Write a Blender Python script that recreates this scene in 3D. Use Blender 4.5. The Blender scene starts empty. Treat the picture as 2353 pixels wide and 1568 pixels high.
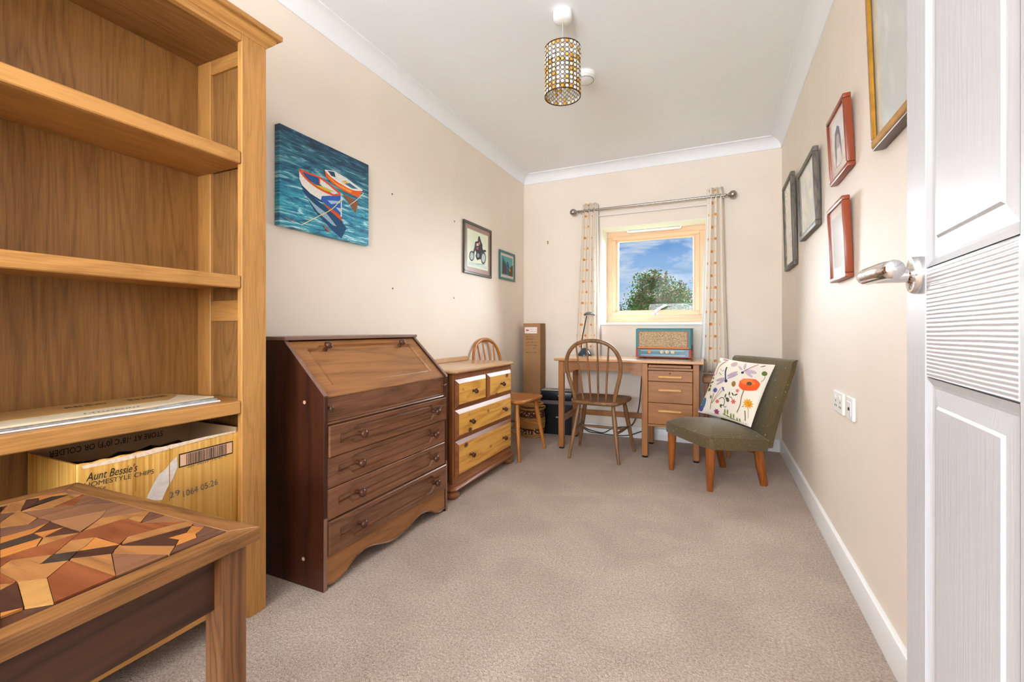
import bpy, bmesh, math, random
from mathutils import Vector, Matrix

# ------------------------------------------------------------------ camera, world, lights
SC = bpy.context.scene
COL = SC.collection
F_PX, YAW, HOR, CAM_H, CX = 1025.81, 0.430097, 756.65, 0.95, 1176.5
W_PX, H_PX = 2353, 1568
cam_d = bpy.data.cameras.new('camera')
cam_d.sensor_width = 36.0
cam_d.lens = F_PX / W_PX * 36.0
cam_d.shift_y = (HOR - H_PX / 2) / W_PX
cam_d.clip_start = 0.02
cam = bpy.data.objects.new('camera', cam_d)
COL.objects.link(cam)
cam.location = (0, 0, CAM_H)
cam.rotation_euler = (math.pi / 2, 0, YAW)
SC.camera = cam

SC.view_settings.view_transform = 'Standard'
SC.view_settings.look = 'None'
SC.view_settings.gamma = 1.0
SC.view_settings.use_curve_mapping = False
SC.view_settings.exposure = 0.27
SC.cycles.use_denoising = True
SC.cycles.max_bounces = 10
SC.cycles.diffuse_bounces = 6
SC.cycles.glossy_bounces = 4
SC.cycles.transparent_max_bounces = 16
SC.cycles.caustics_reflective = False
SC.cycles.caustics_refractive = False
SC.cycles.sample_clamp_indirect = 6.0

def lin(c):
    if isinstance(c, str):
        c = tuple(int(c[i:i + 2], 16) / 255 for i in (0, 2, 4))
    return tuple((x / 12.92 if x <= .04045 else ((x + .055) / 1.055) ** 2.4) for x in c[:3]) + (1.0,)

# sky: blue falling to pale at the horizon, thin streaked cloud
wd = bpy.data.worlds.new('sky'); SC.world = wd; wd.use_nodes = True
nt = wd.node_tree; N = nt.nodes; L = nt.links
N.clear()
wo = N.new('ShaderNodeOutputWorld'); bg = N.new('ShaderNodeBackground')
tc = N.new('ShaderNodeTexCoord'); sep = N.new('ShaderNodeSeparateXYZ')
L.new(tc.outputs['Generated'], sep.inputs[0])
rmp = N.new('ShaderNodeValToRGB')
rmp.color_ramp.elements[0].position = 0.0; rmp.color_ramp.elements[0].color = lin('DCE6F2')
rmp.color_ramp.elements[1].position = 0.24; rmp.color_ramp.elements[1].color = lin('2F86D6')
e = rmp.color_ramp.elements.new(0.09); e.color = lin('A9CCF0')
L.new(sep.outputs['Z'], rmp.inputs[0])
mp = N.new('ShaderNodeMapping'); mp.inputs['Rotation'].default_value = (0, 0.62, 0.2)
mp.inputs['Scale'].default_value = (7.0, 7.0, 20.0)
L.new(tc.outputs['Generated'], mp.inputs[0])
nz = N.new('ShaderNodeTexNoise'); nz.inputs['Scale'].default_value = 1.6; nz.inputs['Detail'].default_value = 7
nz.inputs['Roughness'].default_value = .62; nz.inputs['Distortion'].default_value = .5
L.new(mp.outputs[0], nz.inputs['Vector'])
cr = N.new('ShaderNodeValToRGB')
cr.color_ramp.elements[0].position = .43; cr.color_ramp.elements[0].color = (0, 0, 0, 1)
cr.color_ramp.elements[1].position = .66; cr.color_ramp.elements[1].color = (.85, .85, .85, 1)
L.new(nz.outputs['Fac'], cr.inputs[0])
mx = N.new('ShaderNodeMix'); mx.data_type = 'RGBA'
L.new(cr.outputs[0], mx.inputs['Factor']); L.new(rmp.outputs[0], mx.inputs['A'])
mx.inputs['B'].default_value = lin('EDF1F8')
L.new(mx.outputs['Result'], bg.inputs[0]); bg.inputs[1].default_value = .8
L.new(bg.outputs[0], wo.inputs[0])

# hazy sun in the sky outside the window
sun_d = bpy.data.lights.new('hazy_sun', 'SUN'); sun_d.energy = 50.0; sun_d.angle = math.radians(95)
sun_d.color = (.90, .95, 1.0)
sun = bpy.data.objects.new('hazy_sun', sun_d); COL.objects.link(sun)
sun.location = (1, 9, 6)
sun.rotation_euler = Vector((-.22, -1.0, -.42)).to_track_quat('-Z', 'Y').to_euler()
# unseen fill lights added behind the camera to even out the room
def area(name, loc, d, sx, sy, en, col):
    ld = bpy.data.lights.new(name, 'AREA'); ld.shape = 'RECTANGLE'; ld.size, ld.size_y = sx, sy; ld.energy = en; ld.color = col
    o = bpy.data.objects.new(name, ld); COL.objects.link(o); o.location = loc
    o.rotation_euler = Vector(d).to_track_quat('-Z', 'Y').to_euler(); return o
area('rear_fill', (-.55, -4.4, 1.45), (0, 1, .02), 2.0, 2.0, 92.0, (.89, .945, 1.0))  # added frontal fill, stands for no actual window
area('ceiling_fill', (-.6, -1.9, 1.3), (0, .9, .8), 1.6, .6, 112.0, (.89, .945, 1.0))  # added fill that lifts the ceiling and upper walls, no actual lamp

# ------------------------------------------------------------------ pixel helpers (directions only)
_c, _s = math.cos(YAW), math.sin(YAW)
def ray(px, py):
    u = (px - CX) / F_PX; v = -(py - HOR) / F_PX
    return Vector((-_s + u * _c, _c + u * _s, v))
def on(ax, val, px, py):
    d = ray(px, py); o = Vector((0, 0, CAM_H)); t = (val - o[ax]) / d[ax]
    return o + d * t

# ------------------------------------------------------------------ room figures (metres)
XL, XR, YB, ZC = -1.7096, 0.458, 4.0065, 2.432
ZCOV = 2.3525

# ------------------------------------------------------------------ object helpers
def link(o, parent=None):
    COL.objects.link(o)
    if parent is not None: o.parent = parent
    return o
def tag(o, label=None, cat=None, group=None, kind=None):
    if label: o['label'] = label
    if cat: o['category'] = cat
    if group: o['group'] = group
    if kind: o['kind'] = kind
    return o
def thing(name, label, cat, loc=(0, 0, 0), rz=0.0, group=None, kind=None):
    o = bpy.data.objects.new(name, None); o.empty_display_size = .1
    link(o); o.location = loc; o.rotation_euler = (0, 0, rz)
    return tag(o, label, cat, group, kind)
def mat_of(o):
    return Matrix.LocRotScale(o.location, o.rotation_euler, o.scale)
def mesh_from(bm, name, mats, smooth=None):
    bmesh.ops.recalc_face_normals(bm, faces=bm.faces[:])
    me = bpy.data.meshes.new(name); bm.to_mesh(me); bm.free()
    if not isinstance(mats, (list, tuple)): mats = [mats]
    for m in mats: me.materials.append(m)
    if smooth is not None:
        for p in me.polygons: p.use_smooth = True
        if smooth < 3.2:
            try: me.set_sharp_from_angle(angle=smooth)
            except Exception: pass
    return me
def part(name, bm, mat, parent=None, world=False, smooth=None, label=None, kind=None):
    """link bm as one mesh object; world=True: the coordinates are world ones"""
    if world and parent is not None:
        M = mat_of(parent)
        if parent.parent is not None: M = mat_of(parent.parent) @ M
        bmesh.ops.transform(bm, matrix=M.inverted(), verts=bm.verts[:])
    me = mesh_from(bm, name, mat, smooth)
    o = bpy.data.objects.new(name, me); link(o, parent)
    if label: o['label'] = label
    if kind: o['kind'] = kind
    return o
def top(name, bm, mat, label, cat, group=None, smooth=None, kind=None):
    """a thing that is one mesh, origin moved to its base"""
    xs = [v.co.x for v in bm.verts]; ys = [v.co.y for v in bm.verts]; zs = [v.co.z for v in bm.verts]
    c = Vector(((min(xs) + max(xs)) / 2, (min(ys) + max(ys)) / 2, min(zs)))
    bmesh.ops.translate(bm, vec=-c, verts=bm.verts[:])
    o = part(name, bm, mat, None, smooth=smooth); o.location = c
    return tag(o, label, cat, group, kind)
def copy_tree(o, parent=None):
    c = o.copy(); COL.objects.link(c); c.parent = parent
    for ch in list(o.children): copy_tree(ch, c)
    return c
B = bmesh.new
def box(bm, x0, x1, y0, y1, z0, z1, bev=0.0, seg=1, M=None):
    vs = [bm.verts.new((x, y, z)) for x in (x0, x1) for y in (y0, y1) for z in (z0, z1)]
    fs = [(0, 1, 3, 2), (4, 6, 7, 5), (0, 4, 5, 1), (2, 3, 7, 6), (0, 2, 6, 4), (1, 5, 7, 3)]
    faces = [bm.faces.new([vs[i] for i in f]) for f in fs]
    bmesh.ops.recalc_face_normals(bm, faces=faces)
    if bev > 0:
        es = {e for f in faces for e in f.edges}
        r = bmesh.ops.bevel(bm, geom=list(es), offset=bev, segments=seg, affect='EDGES', profile=.5)
        vs = list({v for f in r['faces'] for v in f.verts} | {v for v in vs if v.is_valid})
    if M is not None: bmesh.ops.transform(bm, matrix=M, verts=[v for v in vs if v.is_valid])
    return bm
def bx(*a, **k): return box(B(), *a, **k)
def prism(bm, pts, ax, a0, a1, bev=0.0, seg=1):
    """polygon pts in the two other axes (cyclic order after ax), extruded along ax from a0 to a1"""
    def co(p, a):
        if ax == 0: return (a, p[0], p[1])
        if ax == 1: return (p[0], a, p[1])
        return (p[0], p[1], a)
    v0 = [bm.verts.new(co(p, a0)) for p in pts]; v1 = [bm.verts.new(co(p, a1)) for p in pts]
    n = len(pts); faces = [bm.faces.new(v0), bm.faces.new(v1[::-1])]
    for i in range(n): faces.append(bm.faces.new([v0[i], v0[(i + 1) % n], v1[(i + 1) % n], v1[i]]))
    bmesh.ops.recalc_face_normals(bm, faces=faces)
    if bev > 0:
        es = list(faces[0].edges) + list(faces[1].edges)
        bmesh.ops.bevel(bm, geom=es, offset=bev, segments=seg, affect='EDGES', profile=.5)
    return bm
def lathe(bm, prof, M=None, n=20):
    """prof = [(r, z)...] turned about z"""
    rings = []
    new = []
    for r, z in prof:
        if r < 1e-6:
            v = bm.verts.new((0, 0, z)); rings.append([v]); new.append(v)
        else:
            rg = [bm.verts.new((r * math.cos(2 * math.pi * i / n), r * math.sin(2 * math.pi * i / n), z)) for i in range(n)]
            rings.append(rg); new += rg
    for a, b in zip(rings, rings[1:]):
        for i in range(n):
            j = (i + 1) % n
            if len(a) == 1 and len(b) == 1: continue
            if len(a) == 1: bm.faces.new((a[0], b[i], b[j]))
            elif len(b) == 1: bm.faces.new((a[i], a[j], b[0]))
            else: bm.faces.new((a[i], a[j], b[j], b[i]))
    if len(rings[0]) > 1: bm.faces.new(rings[0][::-1])
    if len(rings[-1]) > 1: bm.faces.new(rings[-1])
    if M is not None: bmesh.ops.transform(bm, matrix=M, verts=new)
    return bm
def tube(bm, pts, rad, n=10, flat=1.0, close=False, up=None):
    """tube along pts; rad number or list; flat squeezes the second cross axis"""
    P = [Vector(p) for p in pts]; m = len(P)
    R = rad if isinstance(rad, (list, tuple)) else [rad] * m
    rings = []; prev = None
    for i in range(m):
        if close: t = P[(i + 1) % m] - P[i - 1]
        else: t = P[min(i + 1, m - 1)] - P[max(i - 1, 0)]
        t.normalize()
        ref = Vector(up) if up is not None else (prev if prev is not None else (Vector((0, 0, 1)) if abs(t.z) < .9 else Vector((1, 0, 0))))
        a = ref - t * ref.dot(t)
        if a.length < 1e-6: a = t.orthogonal()
        a.normalize(); b = t.cross(a); prev = a
        rings.append([bm.verts.new(P[i] + (a * math.cos(2 * math.pi * k / n) * flat + b * math.sin(2 * math.pi * k / n)) * R[i]) for k in range(n)])
    for i in range(m if close else m - 1):
        r0, r1 = rings[i], rings[(i + 1) % m]
        for k in range(n):
            bm.faces.new((r0[k], r0[(k + 1) % n], r1[(k + 1) % n], r1[k]))
    if not close:
        bm.faces.new(rings[0][::-1]); bm.faces.new(rings[-1])
    return bm
def along(p, d, up=(0, 0, 1)):
    """matrix that puts local z along d at p"""
    return Matrix.Translation(Vector(p)) @ Vector(d).to_track_quat('Z', 'Y').to_matrix().to_4x4()
def smooth_path(pts, k=6):
    """Catmull-Rom through pts"""
    P = [Vector(p) for p in pts]; out = []
    for i in range(len(P) - 1):
        p0, p1, p2, p3 = P[max(i - 1, 0)], P[i], P[i + 1], P[min(i + 2, len(P) - 1)]
        for j in range(k):
            t = j / k
            out.append(.5 * ((2 * p1) + (p2 - p0) * t + (2 * p0 - 5 * p1 + 4 * p2 - p3) * t * t + (3 * p1 - p0 - 3 * p2 + p3) * t ** 3))
    out.append(P[-1]); return out
def flat_poly(bm, pts3, nrm, th=.0006):
    """thin raised patch on a flat surface"""
    n = Vector(nrm).normalized() * th
    a = [bm.verts.new(Vector(p)) for p in pts3]; b = [bm.verts.new(Vector(p) + n) for p in pts3]
    m = len(a); bm.faces.new(b)
    for i in range(m): bm.faces.new((a[i], a[(i + 1) % m], b[(i + 1) % m], b[i]))
    return bm
def ell(cx, cy, rx, ry, n=14, rot=0.0, jag=0.0, seed=1):
    r = random.Random(seed); o = []
    for i in range(n):
        a = 2 * math.pi * i / n; k = 1 + jag * (r.random() - .5) * 2
        x, y = rx * k * math.cos(a), ry * k * math.sin(a)
        o.append((cx + x * math.cos(rot) - y * math.sin(rot), cy + x * math.sin(rot) + y * math.cos(rot)))
    return o
def star(cx, cy, r0, r1, n):
    return [(cx + (r0 if i % 2 else r1) * math.cos(math.pi * i / n), cy + (r0 if i % 2 else r1) * math.sin(math.pi * i / n)) for i in range(2 * n)]
def stroke(pts, w):
    """ribbon outline along 2-D points, tapering a little"""
    P = [Vector((p[0], p[1], 0)) for p in pts]
    if len(P) > 2: P = smooth_path(P, 4)
    l, r = [], []
    for i, p in enumerate(P):
        t = (P[min(i + 1, len(P) - 1)] - P[max(i - 1, 0)]).normalized(); nn = Vector((-t.y, t.x, 0)) * w / 2
        l.append((p + nn)[:2]); r.append((p - nn)[:2])
    return l + r[::-1]
_font_tmp = []
def text_part(name, body, p0, p1, capdir, mat, parent, shear=0.0, height=None, off=.0006, bold=0.0, xscale=None):
    """flat lettering whose baseline runs p0 -> p1 (world); fits the width, or uses height as cap height"""
    cu = bpy.data.curves.new(name, 'FONT'); cu.body = body; cu.size = 1.0; cu.shear = shear; cu.offset = bold
    cu.resolution_u = 3; cu.extrude = 0.0
    ob = bpy.data.objects.new(name, cu); COL.objects.link(ob)
    dg = bpy.context.evaluated_depsgraph_get(); dg.update()
    me = bpy.data.meshes.new_from_object(ob.evaluated_get(dg))
    bpy.data.objects.remove(ob); bpy.data.curves.remove(cu)
    xs = [v.co.x for v in me.vertices]; x0, x1 = min(xs), max(xs)
    p0 = Vector(p0); p1 = Vector(p1); e1 = (p1 - p0); w = e1.length; e1.normalize()
    e2 = Vector(capdir); e2 = (e2 - e1 * e2.dot(e1)).normalized(); n = e1.cross(e2)
    sx = w / (x1 - x0); sy = (height / .72) if height else sx
    Mi = mat_of(parent).inverted() if parent is not None else Matrix.Identity(4)
    if parent is not None and parent.parent is not None: Mi = (mat_of(parent.parent) @ mat_of(parent)).inverted()
    for v in me.vertices:
        v.co = Mi @ (p0 + e1 * (v.co.x - x0) * sx + e2 * v.co.y * sy + n * off)
    me.materials.append(mat)
    o = bpy.data.objects.new(name, me); link(o, parent); return o

# ------------------------------------------------------------------ materials
def newmat(name):
    m = bpy.data.materials.new(name); m.use_nodes = True
    nt = m.node_tree; b = nt.nodes['Principled BSDF']
    return m, nt, b
def plain(name, col, rough=.5, metal=0.0, spec=.5, noise=0.0, nscale=60, bump=0.0, coat=0.0, sheen=0.0, trans=0.0):
    m, nt, b = newmat(name); c = lin(col)
    b.inputs['Base Color'].default_value = c; b.inputs['Roughness'].default_value = rough
    b.inputs['Metallic'].default_value = metal; b.inputs['Specular IOR Level'].default_value = spec
    b.inputs['Coat Weight'].default_value = coat; b.inputs['Sheen Weight'].default_value = sheen
    if trans: b.inputs['Transmission Weight'].default_value = trans
    if noise or bump:
        t = nt.nodes.new('ShaderNodeTexCoord'); n = nt.nodes.new('ShaderNodeTexNoise')
        n.inputs['Scale'].default_value = nscale; n.inputs['Detail'].default_value = 5
        nt.links.new(t.outputs['Object'], n.inputs['Vector'])
        if noise:
            r = nt.nodes.new('ShaderNodeValToRGB')
            r.color_ramp.elements[0].position = .3; r.color_ramp.elements[1].position = .7
            r.color_ramp.elements[0].color = tuple(x * (1 - noise) for x in c[:3]) + (1,)
            r.color_ramp.elements[1].color = tuple(min(1, x * (1 + noise)) for x in c[:3]) + (1,)
            nt.links.new(n.outputs['Fac'], r.inputs[0]); nt.links.new(r.outputs[0], b.inputs['Base Color'])
        if bump:
            bp = nt.nodes.new('ShaderNodeBump'); bp.inputs['Strength'].default_value = bump; bp.inputs['Distance'].default_value = .002
            nt.links.new(n.outputs['Fac'], bp.inputs['Height']); nt.links.new(bp.outputs[0], b.inputs['Normal'])
    return m
_wc = {}
def wood(name, dark, light, axis='z', rough=.42, ring=7.0, sc=9.0, contrast=.5, fleck=.25, coat=.0, knots=False, spec=.4):
    key = (name, axis)
    if key in _wc: return _wc[key]
    m, nt, b = newmat(name + '_' + axis); N, L = nt.nodes, nt.links
    t = N.new('ShaderNodeTexCoord'); oi = N.new('ShaderNodeObjectInfo')
    add = N.new('ShaderNodeVectorMath'); add.operation = 'ADD'
    ml = N.new('ShaderNodeMath'); ml.operation = 'MULTIPLY'; ml.inputs[1].default_value = 37.0
    L.new(oi.outputs['Random'], ml.inputs[0]); L.new(t.outputs['Object'], add.inputs[0]); L.new(ml.outputs[0], add.inputs[1])
    i = 'xyz'.index(axis)
    s1 = [sc, sc, sc]; s1[i] = sc * .11
    s2 = [330, 330, 330]; s2[i] = 11
    m1 = N.new('ShaderNodeMapping'); m1.inputs['Scale'].default_value = s1; L.new(add.outputs[0], m1.inputs[0])
    m2 = N.new('ShaderNodeMapping'); m2.inputs['Scale'].default_value = s2; L.new(add.outputs[0], m2.inputs[0])
    n1 = N.new('ShaderNodeTexNoise'); n1.inputs['Scale'].default_value = 1; n1.inputs['Detail'].default_value = 2.5; n1.inputs['Distortion'].default_value = .35
    L.new(m1.outputs[0], n1.inputs['Vector'])
    k = N.new('ShaderNodeMath'); k.operation = 'MULTIPLY'; k.inputs[1].default_value = ring; L.new(n1.outputs['Fac'], k.inputs[0])
    pp = N.new('ShaderNodeMath'); pp.operation = 'PINGPONG'; pp.inputs[1].default_value = .5; L.new(k.outputs[0], pp.inputs[0])
    k2 = N.new('ShaderNodeMath'); k2.operation = 'MULTIPLY'; k2.inputs[1].default_value = 2.0; L.new(pp.outputs[0], k2.inputs[0])
    pw = N.new('ShaderNodeMath'); pw.operation = 'POWER'; pw.inputs[1].default_value = .55; L.new(k2.outputs[0], pw.inputs[0])
    n2 = N.new('ShaderNodeTexNoise'); n2.inputs['Scale'].default_value = 1; n2.inputs['Detail'].default_value = 3; L.new(m2.outputs[0], n2.inputs['Vector'])
    mr2 = N.new('ShaderNodeMapRange'); mr2.inputs[1].default_value = .36; mr2.inputs[2].default_value = .64; L.new(n2.outputs['Fac'], mr2.inputs[0])
    n3 = N.new('ShaderNodeTexNoise'); n3.inputs['Scale'].default_value = .45; n3.inputs['Detail'].default_value = 2; L.new(m1.outputs[0], n3.inputs['Vector'])
    a1 = N.new('ShaderNodeMath'); a1.operation = 'MULTIPLY'; a1.inputs[1].default_value = contrast; L.new(pw.outputs[0], a1.inputs[0])
    a2 = N.new('ShaderNodeMath'); a2.operation = 'MULTIPLY_ADD'; a2.inputs[1].default_value = fleck * .62; L.new(mr2.outputs[0], a2.inputs[0]); L.new(a1.outputs[0], a2.inputs[2])
    a3 = N.new('ShaderNodeMath'); a3.operation = 'MULTIPLY_ADD'; a3.inputs[1].default_value = 1.1 - contrast; L.new(n3.outputs['Fac'], a3.inputs[0]); L.new(a2.outputs[0], a3.inputs[2])
    r = N.new('ShaderNodeValToRGB'); r.color_ramp.elements[0].position = .18; r.color_ramp.elements[1].position = .95
    r.color_ramp.elements[0].color = lin(dark); r.color_ramp.elements[1].color = lin(light)
    L.new(a3.outputs[0], r.inputs[0])
    out = r.outputs[0]
    if knots:
        m3 = N.new('ShaderNodeMapping'); s3 = [12, 12, 12]; s3[i] = 7; m3.inputs['Scale'].default_value = s3; L.new(add.outputs[0], m3.inputs[0])
        v = N.new('ShaderNodeTexVoronoi'); v.inputs['Scale'].default_value = 1.0; L.new(m3.outputs[0], v.inputs['Vector'])
        kr = N.new('ShaderNodeValToRGB'); kr.color_ramp.elements[0].position = .10; kr.color_ramp.elements[0].color = (.16, .07, .02, 1)
        kr.color_ramp.elements[1].position = .21; kr.color_ramp.elements[1].color = (1, 1, 1, 1)
        L.new(v.outputs['Distance'], kr.inputs[0])
        mm = N.new('ShaderNodeMix'); mm.data_type = 'RGBA'; mm.blend_type = 'MULTIPLY'; mm.inputs['Factor'].default_value = 1
        L.new(out, mm.inputs['A']); L.new(kr.outputs[0], mm.inputs['B']); out = mm.outputs['Result']
    L.new(out, b.inputs['Base Color'])
    b.inputs['Roughness'].default_value = rough; b.inputs['Coat Weight'].default_value = coat; b.inputs['Coat Roughness'].default_value = .25
    b.inputs['Specular IOR Level'].default_value = spec
    bp = N.new('ShaderNodeBump'); bp.inputs['Strength'].default_value = .18; bp.inputs['Distance'].default_value = .001
    L.new(n2.outputs['Fac'], bp.inputs['Height']); L.new(bp.outputs[0], b.inputs['Normal'])
    _wc[key] = m; return m
OAK = lambda a: wood('golden_oak', '855A2A', 'B8864A', a, ring=5, sc=18, contrast=.3, fleck=.45)
OAKP = lambda a: wood('golden_oak_panel', '624020', '966C3C', a, ring=22, sc=4.2, contrast=.34, fleck=.42)
KNW = lambda a: wood('dark_turned_wood', '2E1810', '5A3422', a, rough=.22, ring=4, sc=20, contrast=.3)
BUR = lambda a: wood('brown_oak', '4A2D1C', '7E543A', a, rough=.27, ring=7, sc=8, contrast=.4, fleck=.45, coat=.2)
BURF = lambda a: wood('brown_oak_flap', '684026', 'A06E40', a, rough=.34, ring=9, sc=7, contrast=.42, fleck=.35)
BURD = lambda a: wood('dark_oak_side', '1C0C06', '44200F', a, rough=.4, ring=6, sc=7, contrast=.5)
PINE = lambda a: wood('honey_pine', 'B06C1C', 'E6B055', a, rough=.36, ring=8, sc=9, contrast=.5, knots=True, coat=.2)
PINED = lambda a: wood('stained_pine', '6A3A1E', '9C6238', a, rough=.38, ring=6, sc=8, contrast=.35, coat=.08)
ELM = lambda a: wood('beech_elm', '553822', '8C6440', a, rough=.38, ring=6, sc=9, contrast=.35)
ELM2 = lambda a: wood('golden_beech', '8A4E1A', 'BC7A34', a, rough=.36, ring=6, sc=9, contrast=.35)
DESK = lambda a: wood('desk_oak', '7A4822', 'A66E3A', a, rough=.38, ring=7, sc=9, contrast=.35)
TAB = lambda a: wood('rustic_brown', '43290F', '845A32', a, rough=.42, ring=6, sc=15, contrast=.45, fleck=.5)
TABD = lambda a: wood('rustic_dark', '22130E', '4A2C1E', a, rough=.45, ring=8, sc=10, contrast=.6)
# ------------------------------------------------------------------ setting: materials
def wall_mat(name, col):
    m, nt, b = newmat(name); N, L = nt.nodes, nt.links
    t = N.new('ShaderNodeTexCoord'); n = N.new('ShaderNodeTexNoise'); n.inputs['Scale'].default_value = 220; n.inputs['Detail'].default_value = 3
    L.new(t.outputs['Object'], n.inputs['Vector'])
    n2 = N.new('ShaderNodeTexNoise'); n2.inputs['Scale'].default_value = 2.2; n2.inputs['Detail'].default_value = 4
    L.new(t.outputs['Object'], n2.inputs['Vector'])
    c = lin(col); r = N.new('ShaderNodeValToRGB')
    r.color_ramp.elements[0].color = tuple(x * .975 for x in c[:3]) + (1,); r.color_ramp.elements[1].color = tuple(min(1, x * 1.02) for x in c[:3]) + (1,)
    r.color_ramp.elements[0].position = .35; r.color_ramp.elements[1].position = .65
    L.new(n2.outputs['Fac'], r.inputs[0]); L.new(r.outputs[0], b.inputs['Base Color'])
    b.inputs['Roughness'].default_value = .62; b.inputs['Specular IOR Level'].default_value = .3
    bp = N.new('ShaderNodeBump'); bp.inputs['Strength'].default_value = .12; bp.inputs['Distance'].default_value = .001
    L.new(n.outputs['Fac'], bp.inputs['Height']); L.new(bp.outputs[0], b.inputs['Normal'])
    return m
M_WALL = wall_mat('cream_wall_paint', 'EBE0D3')
M_CEIL = plain('white_ceiling_paint', 'EFF2F6', .8, spec=.2, bump=.05, nscale=150)
M_TRIM = plain('white_gloss_paint', 'EFF0F0', .32, spec=.5)
M_WHITE = plain('white_plastic', 'F2F2F0', .35)
def carpet():
    m, nt, b = newmat('beige_carpet'); N, L = nt.nodes, nt.links
    t = N.new('ShaderNodeTexCoord')
    n = N.new('ShaderNodeTexNoise'); n.inputs['Scale'].default_value = 125; n.inputs['Detail'].default_value = 6; n.inputs['Roughness'].default_value = .8
    v = N.new('ShaderNodeTexVoronoi'); v.inputs['Scale'].default_value = 230
    big = N.new('ShaderNodeTexNoise'); big.inputs['Scale'].default_value = 3.5; big.inputs['Detail'].default_value = 5; big.inputs['Distortion'].default_value = .8
    for k in (n, v, big): L.new(t.outputs['Object'], k.inputs['Vector'])
    r = N.new('ShaderNodeValToRGB')
    r.color_ramp.elements[0].position = .30; r.color_ramp.elements[0].color = lin('866E5E')
    r.color_ramp.elements[1].position = .66; r.color_ramp.elements[1].color = lin('EEDDCF')
    e = r.color_ramp.elements.new(.45); e.color = lin('C4AD9B')
    L.new(n.outputs['Fac'], r.inputs[0])
    r2 = N.new('ShaderNodeValToRGB'); r2.color_ramp.elements[0].position = .35; r2.color_ramp.elements[0].color = (.84, .83, .82, 1)
    r2.color_ramp.elements[1].position = .65; r2.color_ramp.elements[1].color = (1, 1, 1, 1)
    L.new(big.outputs['Fac'], r2.inputs[0])
    mm = N.new('ShaderNodeMix'); mm.data_type = 'RGBA'; mm.blend_type = 'MULTIPLY'; mm.inputs['Factor'].default_value = 1
    L.new(r.outputs[0], mm.inputs['A']); L.new(r2.outputs[0], mm.inputs['B']); L.new(mm.outputs['Result'], b.inputs['Base Color'])
    b.inputs['Roughness'].default_value = .95; b.inputs['Specular IOR Level'].default_value = .1; b.inputs['Sheen Weight'].default_value = .2
    ad = N.new('ShaderNodeMath'); ad.operation = 'ADD'; L.new(n.outputs['Fac'], ad.inputs[0]); L.new(v.outputs['Distance'], ad.inputs[1])
    bp = N.new('ShaderNodeBump'); bp.inputs['Strength'].default_value = .9; bp.inputs['Distance'].default_value = .006
    L.new(ad.outputs[0], bp.inputs['Height']); L.new(bp.outputs[0], b.inputs['Normal'])
    return m
def struct(name, bm, mat, smooth=None, parent=None):
    o = part(name, bm, mat, parent, smooth=smooth)
    if parent is None: o['kind'] = 'structure'
    return o
WT = .12; Y0 = -4.6
# floor, walls, ceiling
struct('floor', bx(XL - WT, XR + WT, Y0, YB + .35, -.10, 0), carpet())
struct('ceiling', bx(XL - WT, XR + WT, Y0, YB + .35, ZC, ZC + .1), M_CEIL)
struct('wall_left', bx(XL - WT, XL, Y0, YB + .35, 0, ZC), M_WALL)
struct('wall_right', bx(XR, XR + WT, Y0, YB + .35, 0, ZC), M_WALL)
WX0, WX1, WZ0, WZ1 = -.948, -.080, 1.008, 1.864      # window opening
REV = .22                                             # depth of the reveal
bm = B()
box(bm, XL, WX0, YB, YB + .35, 0, ZC); box(bm, WX1, XR, YB, YB + .35, 0, ZC)
box(bm, WX0, WX1, YB, YB + .35, 0, WZ0 - .023); box(bm, WX0, WX1, YB, YB + .35, WZ1, ZC)
struct('wall_back', bm, M_WALL)
struct('wall_front', bx(.245, XR, -.06, .06, 0, ZC), M_WALL)
# coving
def cove(sgn_pts):
    return sgn_pts
def coveprof(d=.082, h=ZC - ZCOV, n=8):
    P = [(0, -h), (.007, -h)]
    for i in range(n + 1):
        a = i / n * math.pi / 2
        P.append((d - (d - .007) * math.cos(a), -h + .006 + (h - .012) * math.sin(a)))
    P[-1] = (d, -.006); P += [(d, 0), (0, 0)]
    return P
cp = coveprof()
struct('trim_1', prism(B(), [(XL + a, ZC + b) for a, b in cp], 1, Y0, YB), M_CEIL, smooth=.7)
struct('trim_2', prism(B(), [(YB - a, ZC + b) for a, b in cp], 0, XL, XR), M_CEIL, smooth=.7)
struct('trim_3', prism(B(), [(XR - a, ZC + b) for a, b in cp], 1, Y0, YB), M_CEIL, smooth=.7)
bp_ = [(0, 0), (.016, 0), (.016, .088), (.013, .096), (.006, .099), (0, .099)]
struct('baseboard_left', prism(B(), [(XL + a, b) for a, b in bp_], 1, Y0, YB), M_TRIM, smooth=.7)
struct('baseboard_back', prism(B(), [(YB - a, b) for a, b in bp_], 0, XL, XR), M_TRIM, smooth=.7)
struct('baseboard_right', prism(B(), [(XR - a, b) for a, b in bp_], 1, .06, YB), M_TRIM, smooth=.7)

# window
def glassmat():
    m = bpy.data.materials.new('window_glass'); m.use_nodes = True; nt = m.node_tree; N, L = nt.nodes, nt.links
    N.remove(N['Principled BSDF']); o = N['Material Output']
    t = N.new('ShaderNodeBsdfTransparent'); g = N.new('ShaderNodeBsdfGlossy'); g.inputs['Roughness'].default_value = .02
    mx = N.new('ShaderNodeMixShader'); mx.inputs[0].default_value = .006
    t.inputs[0].default_value = (.97, .98, .98, 1)
    L.new(t.outputs[0], mx.inputs[1]); L.new(g.outputs[0], mx.inputs[2]); L.new(mx.outputs[0], o.inputs[0]); return m
M_REV = plain('white_reveal_paint', 'F3F3F1', .5)
M_WINW = wood('window_pine', 'CFA078', 'E8C8A4', 'x', rough=.4, ring=6, sc=9, contrast=.3)
M_WINV = wood('window_pine', 'CFA078', 'E8C8A4', 'z', rough=.4, ring=6, sc=9, contrast=.3)
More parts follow.
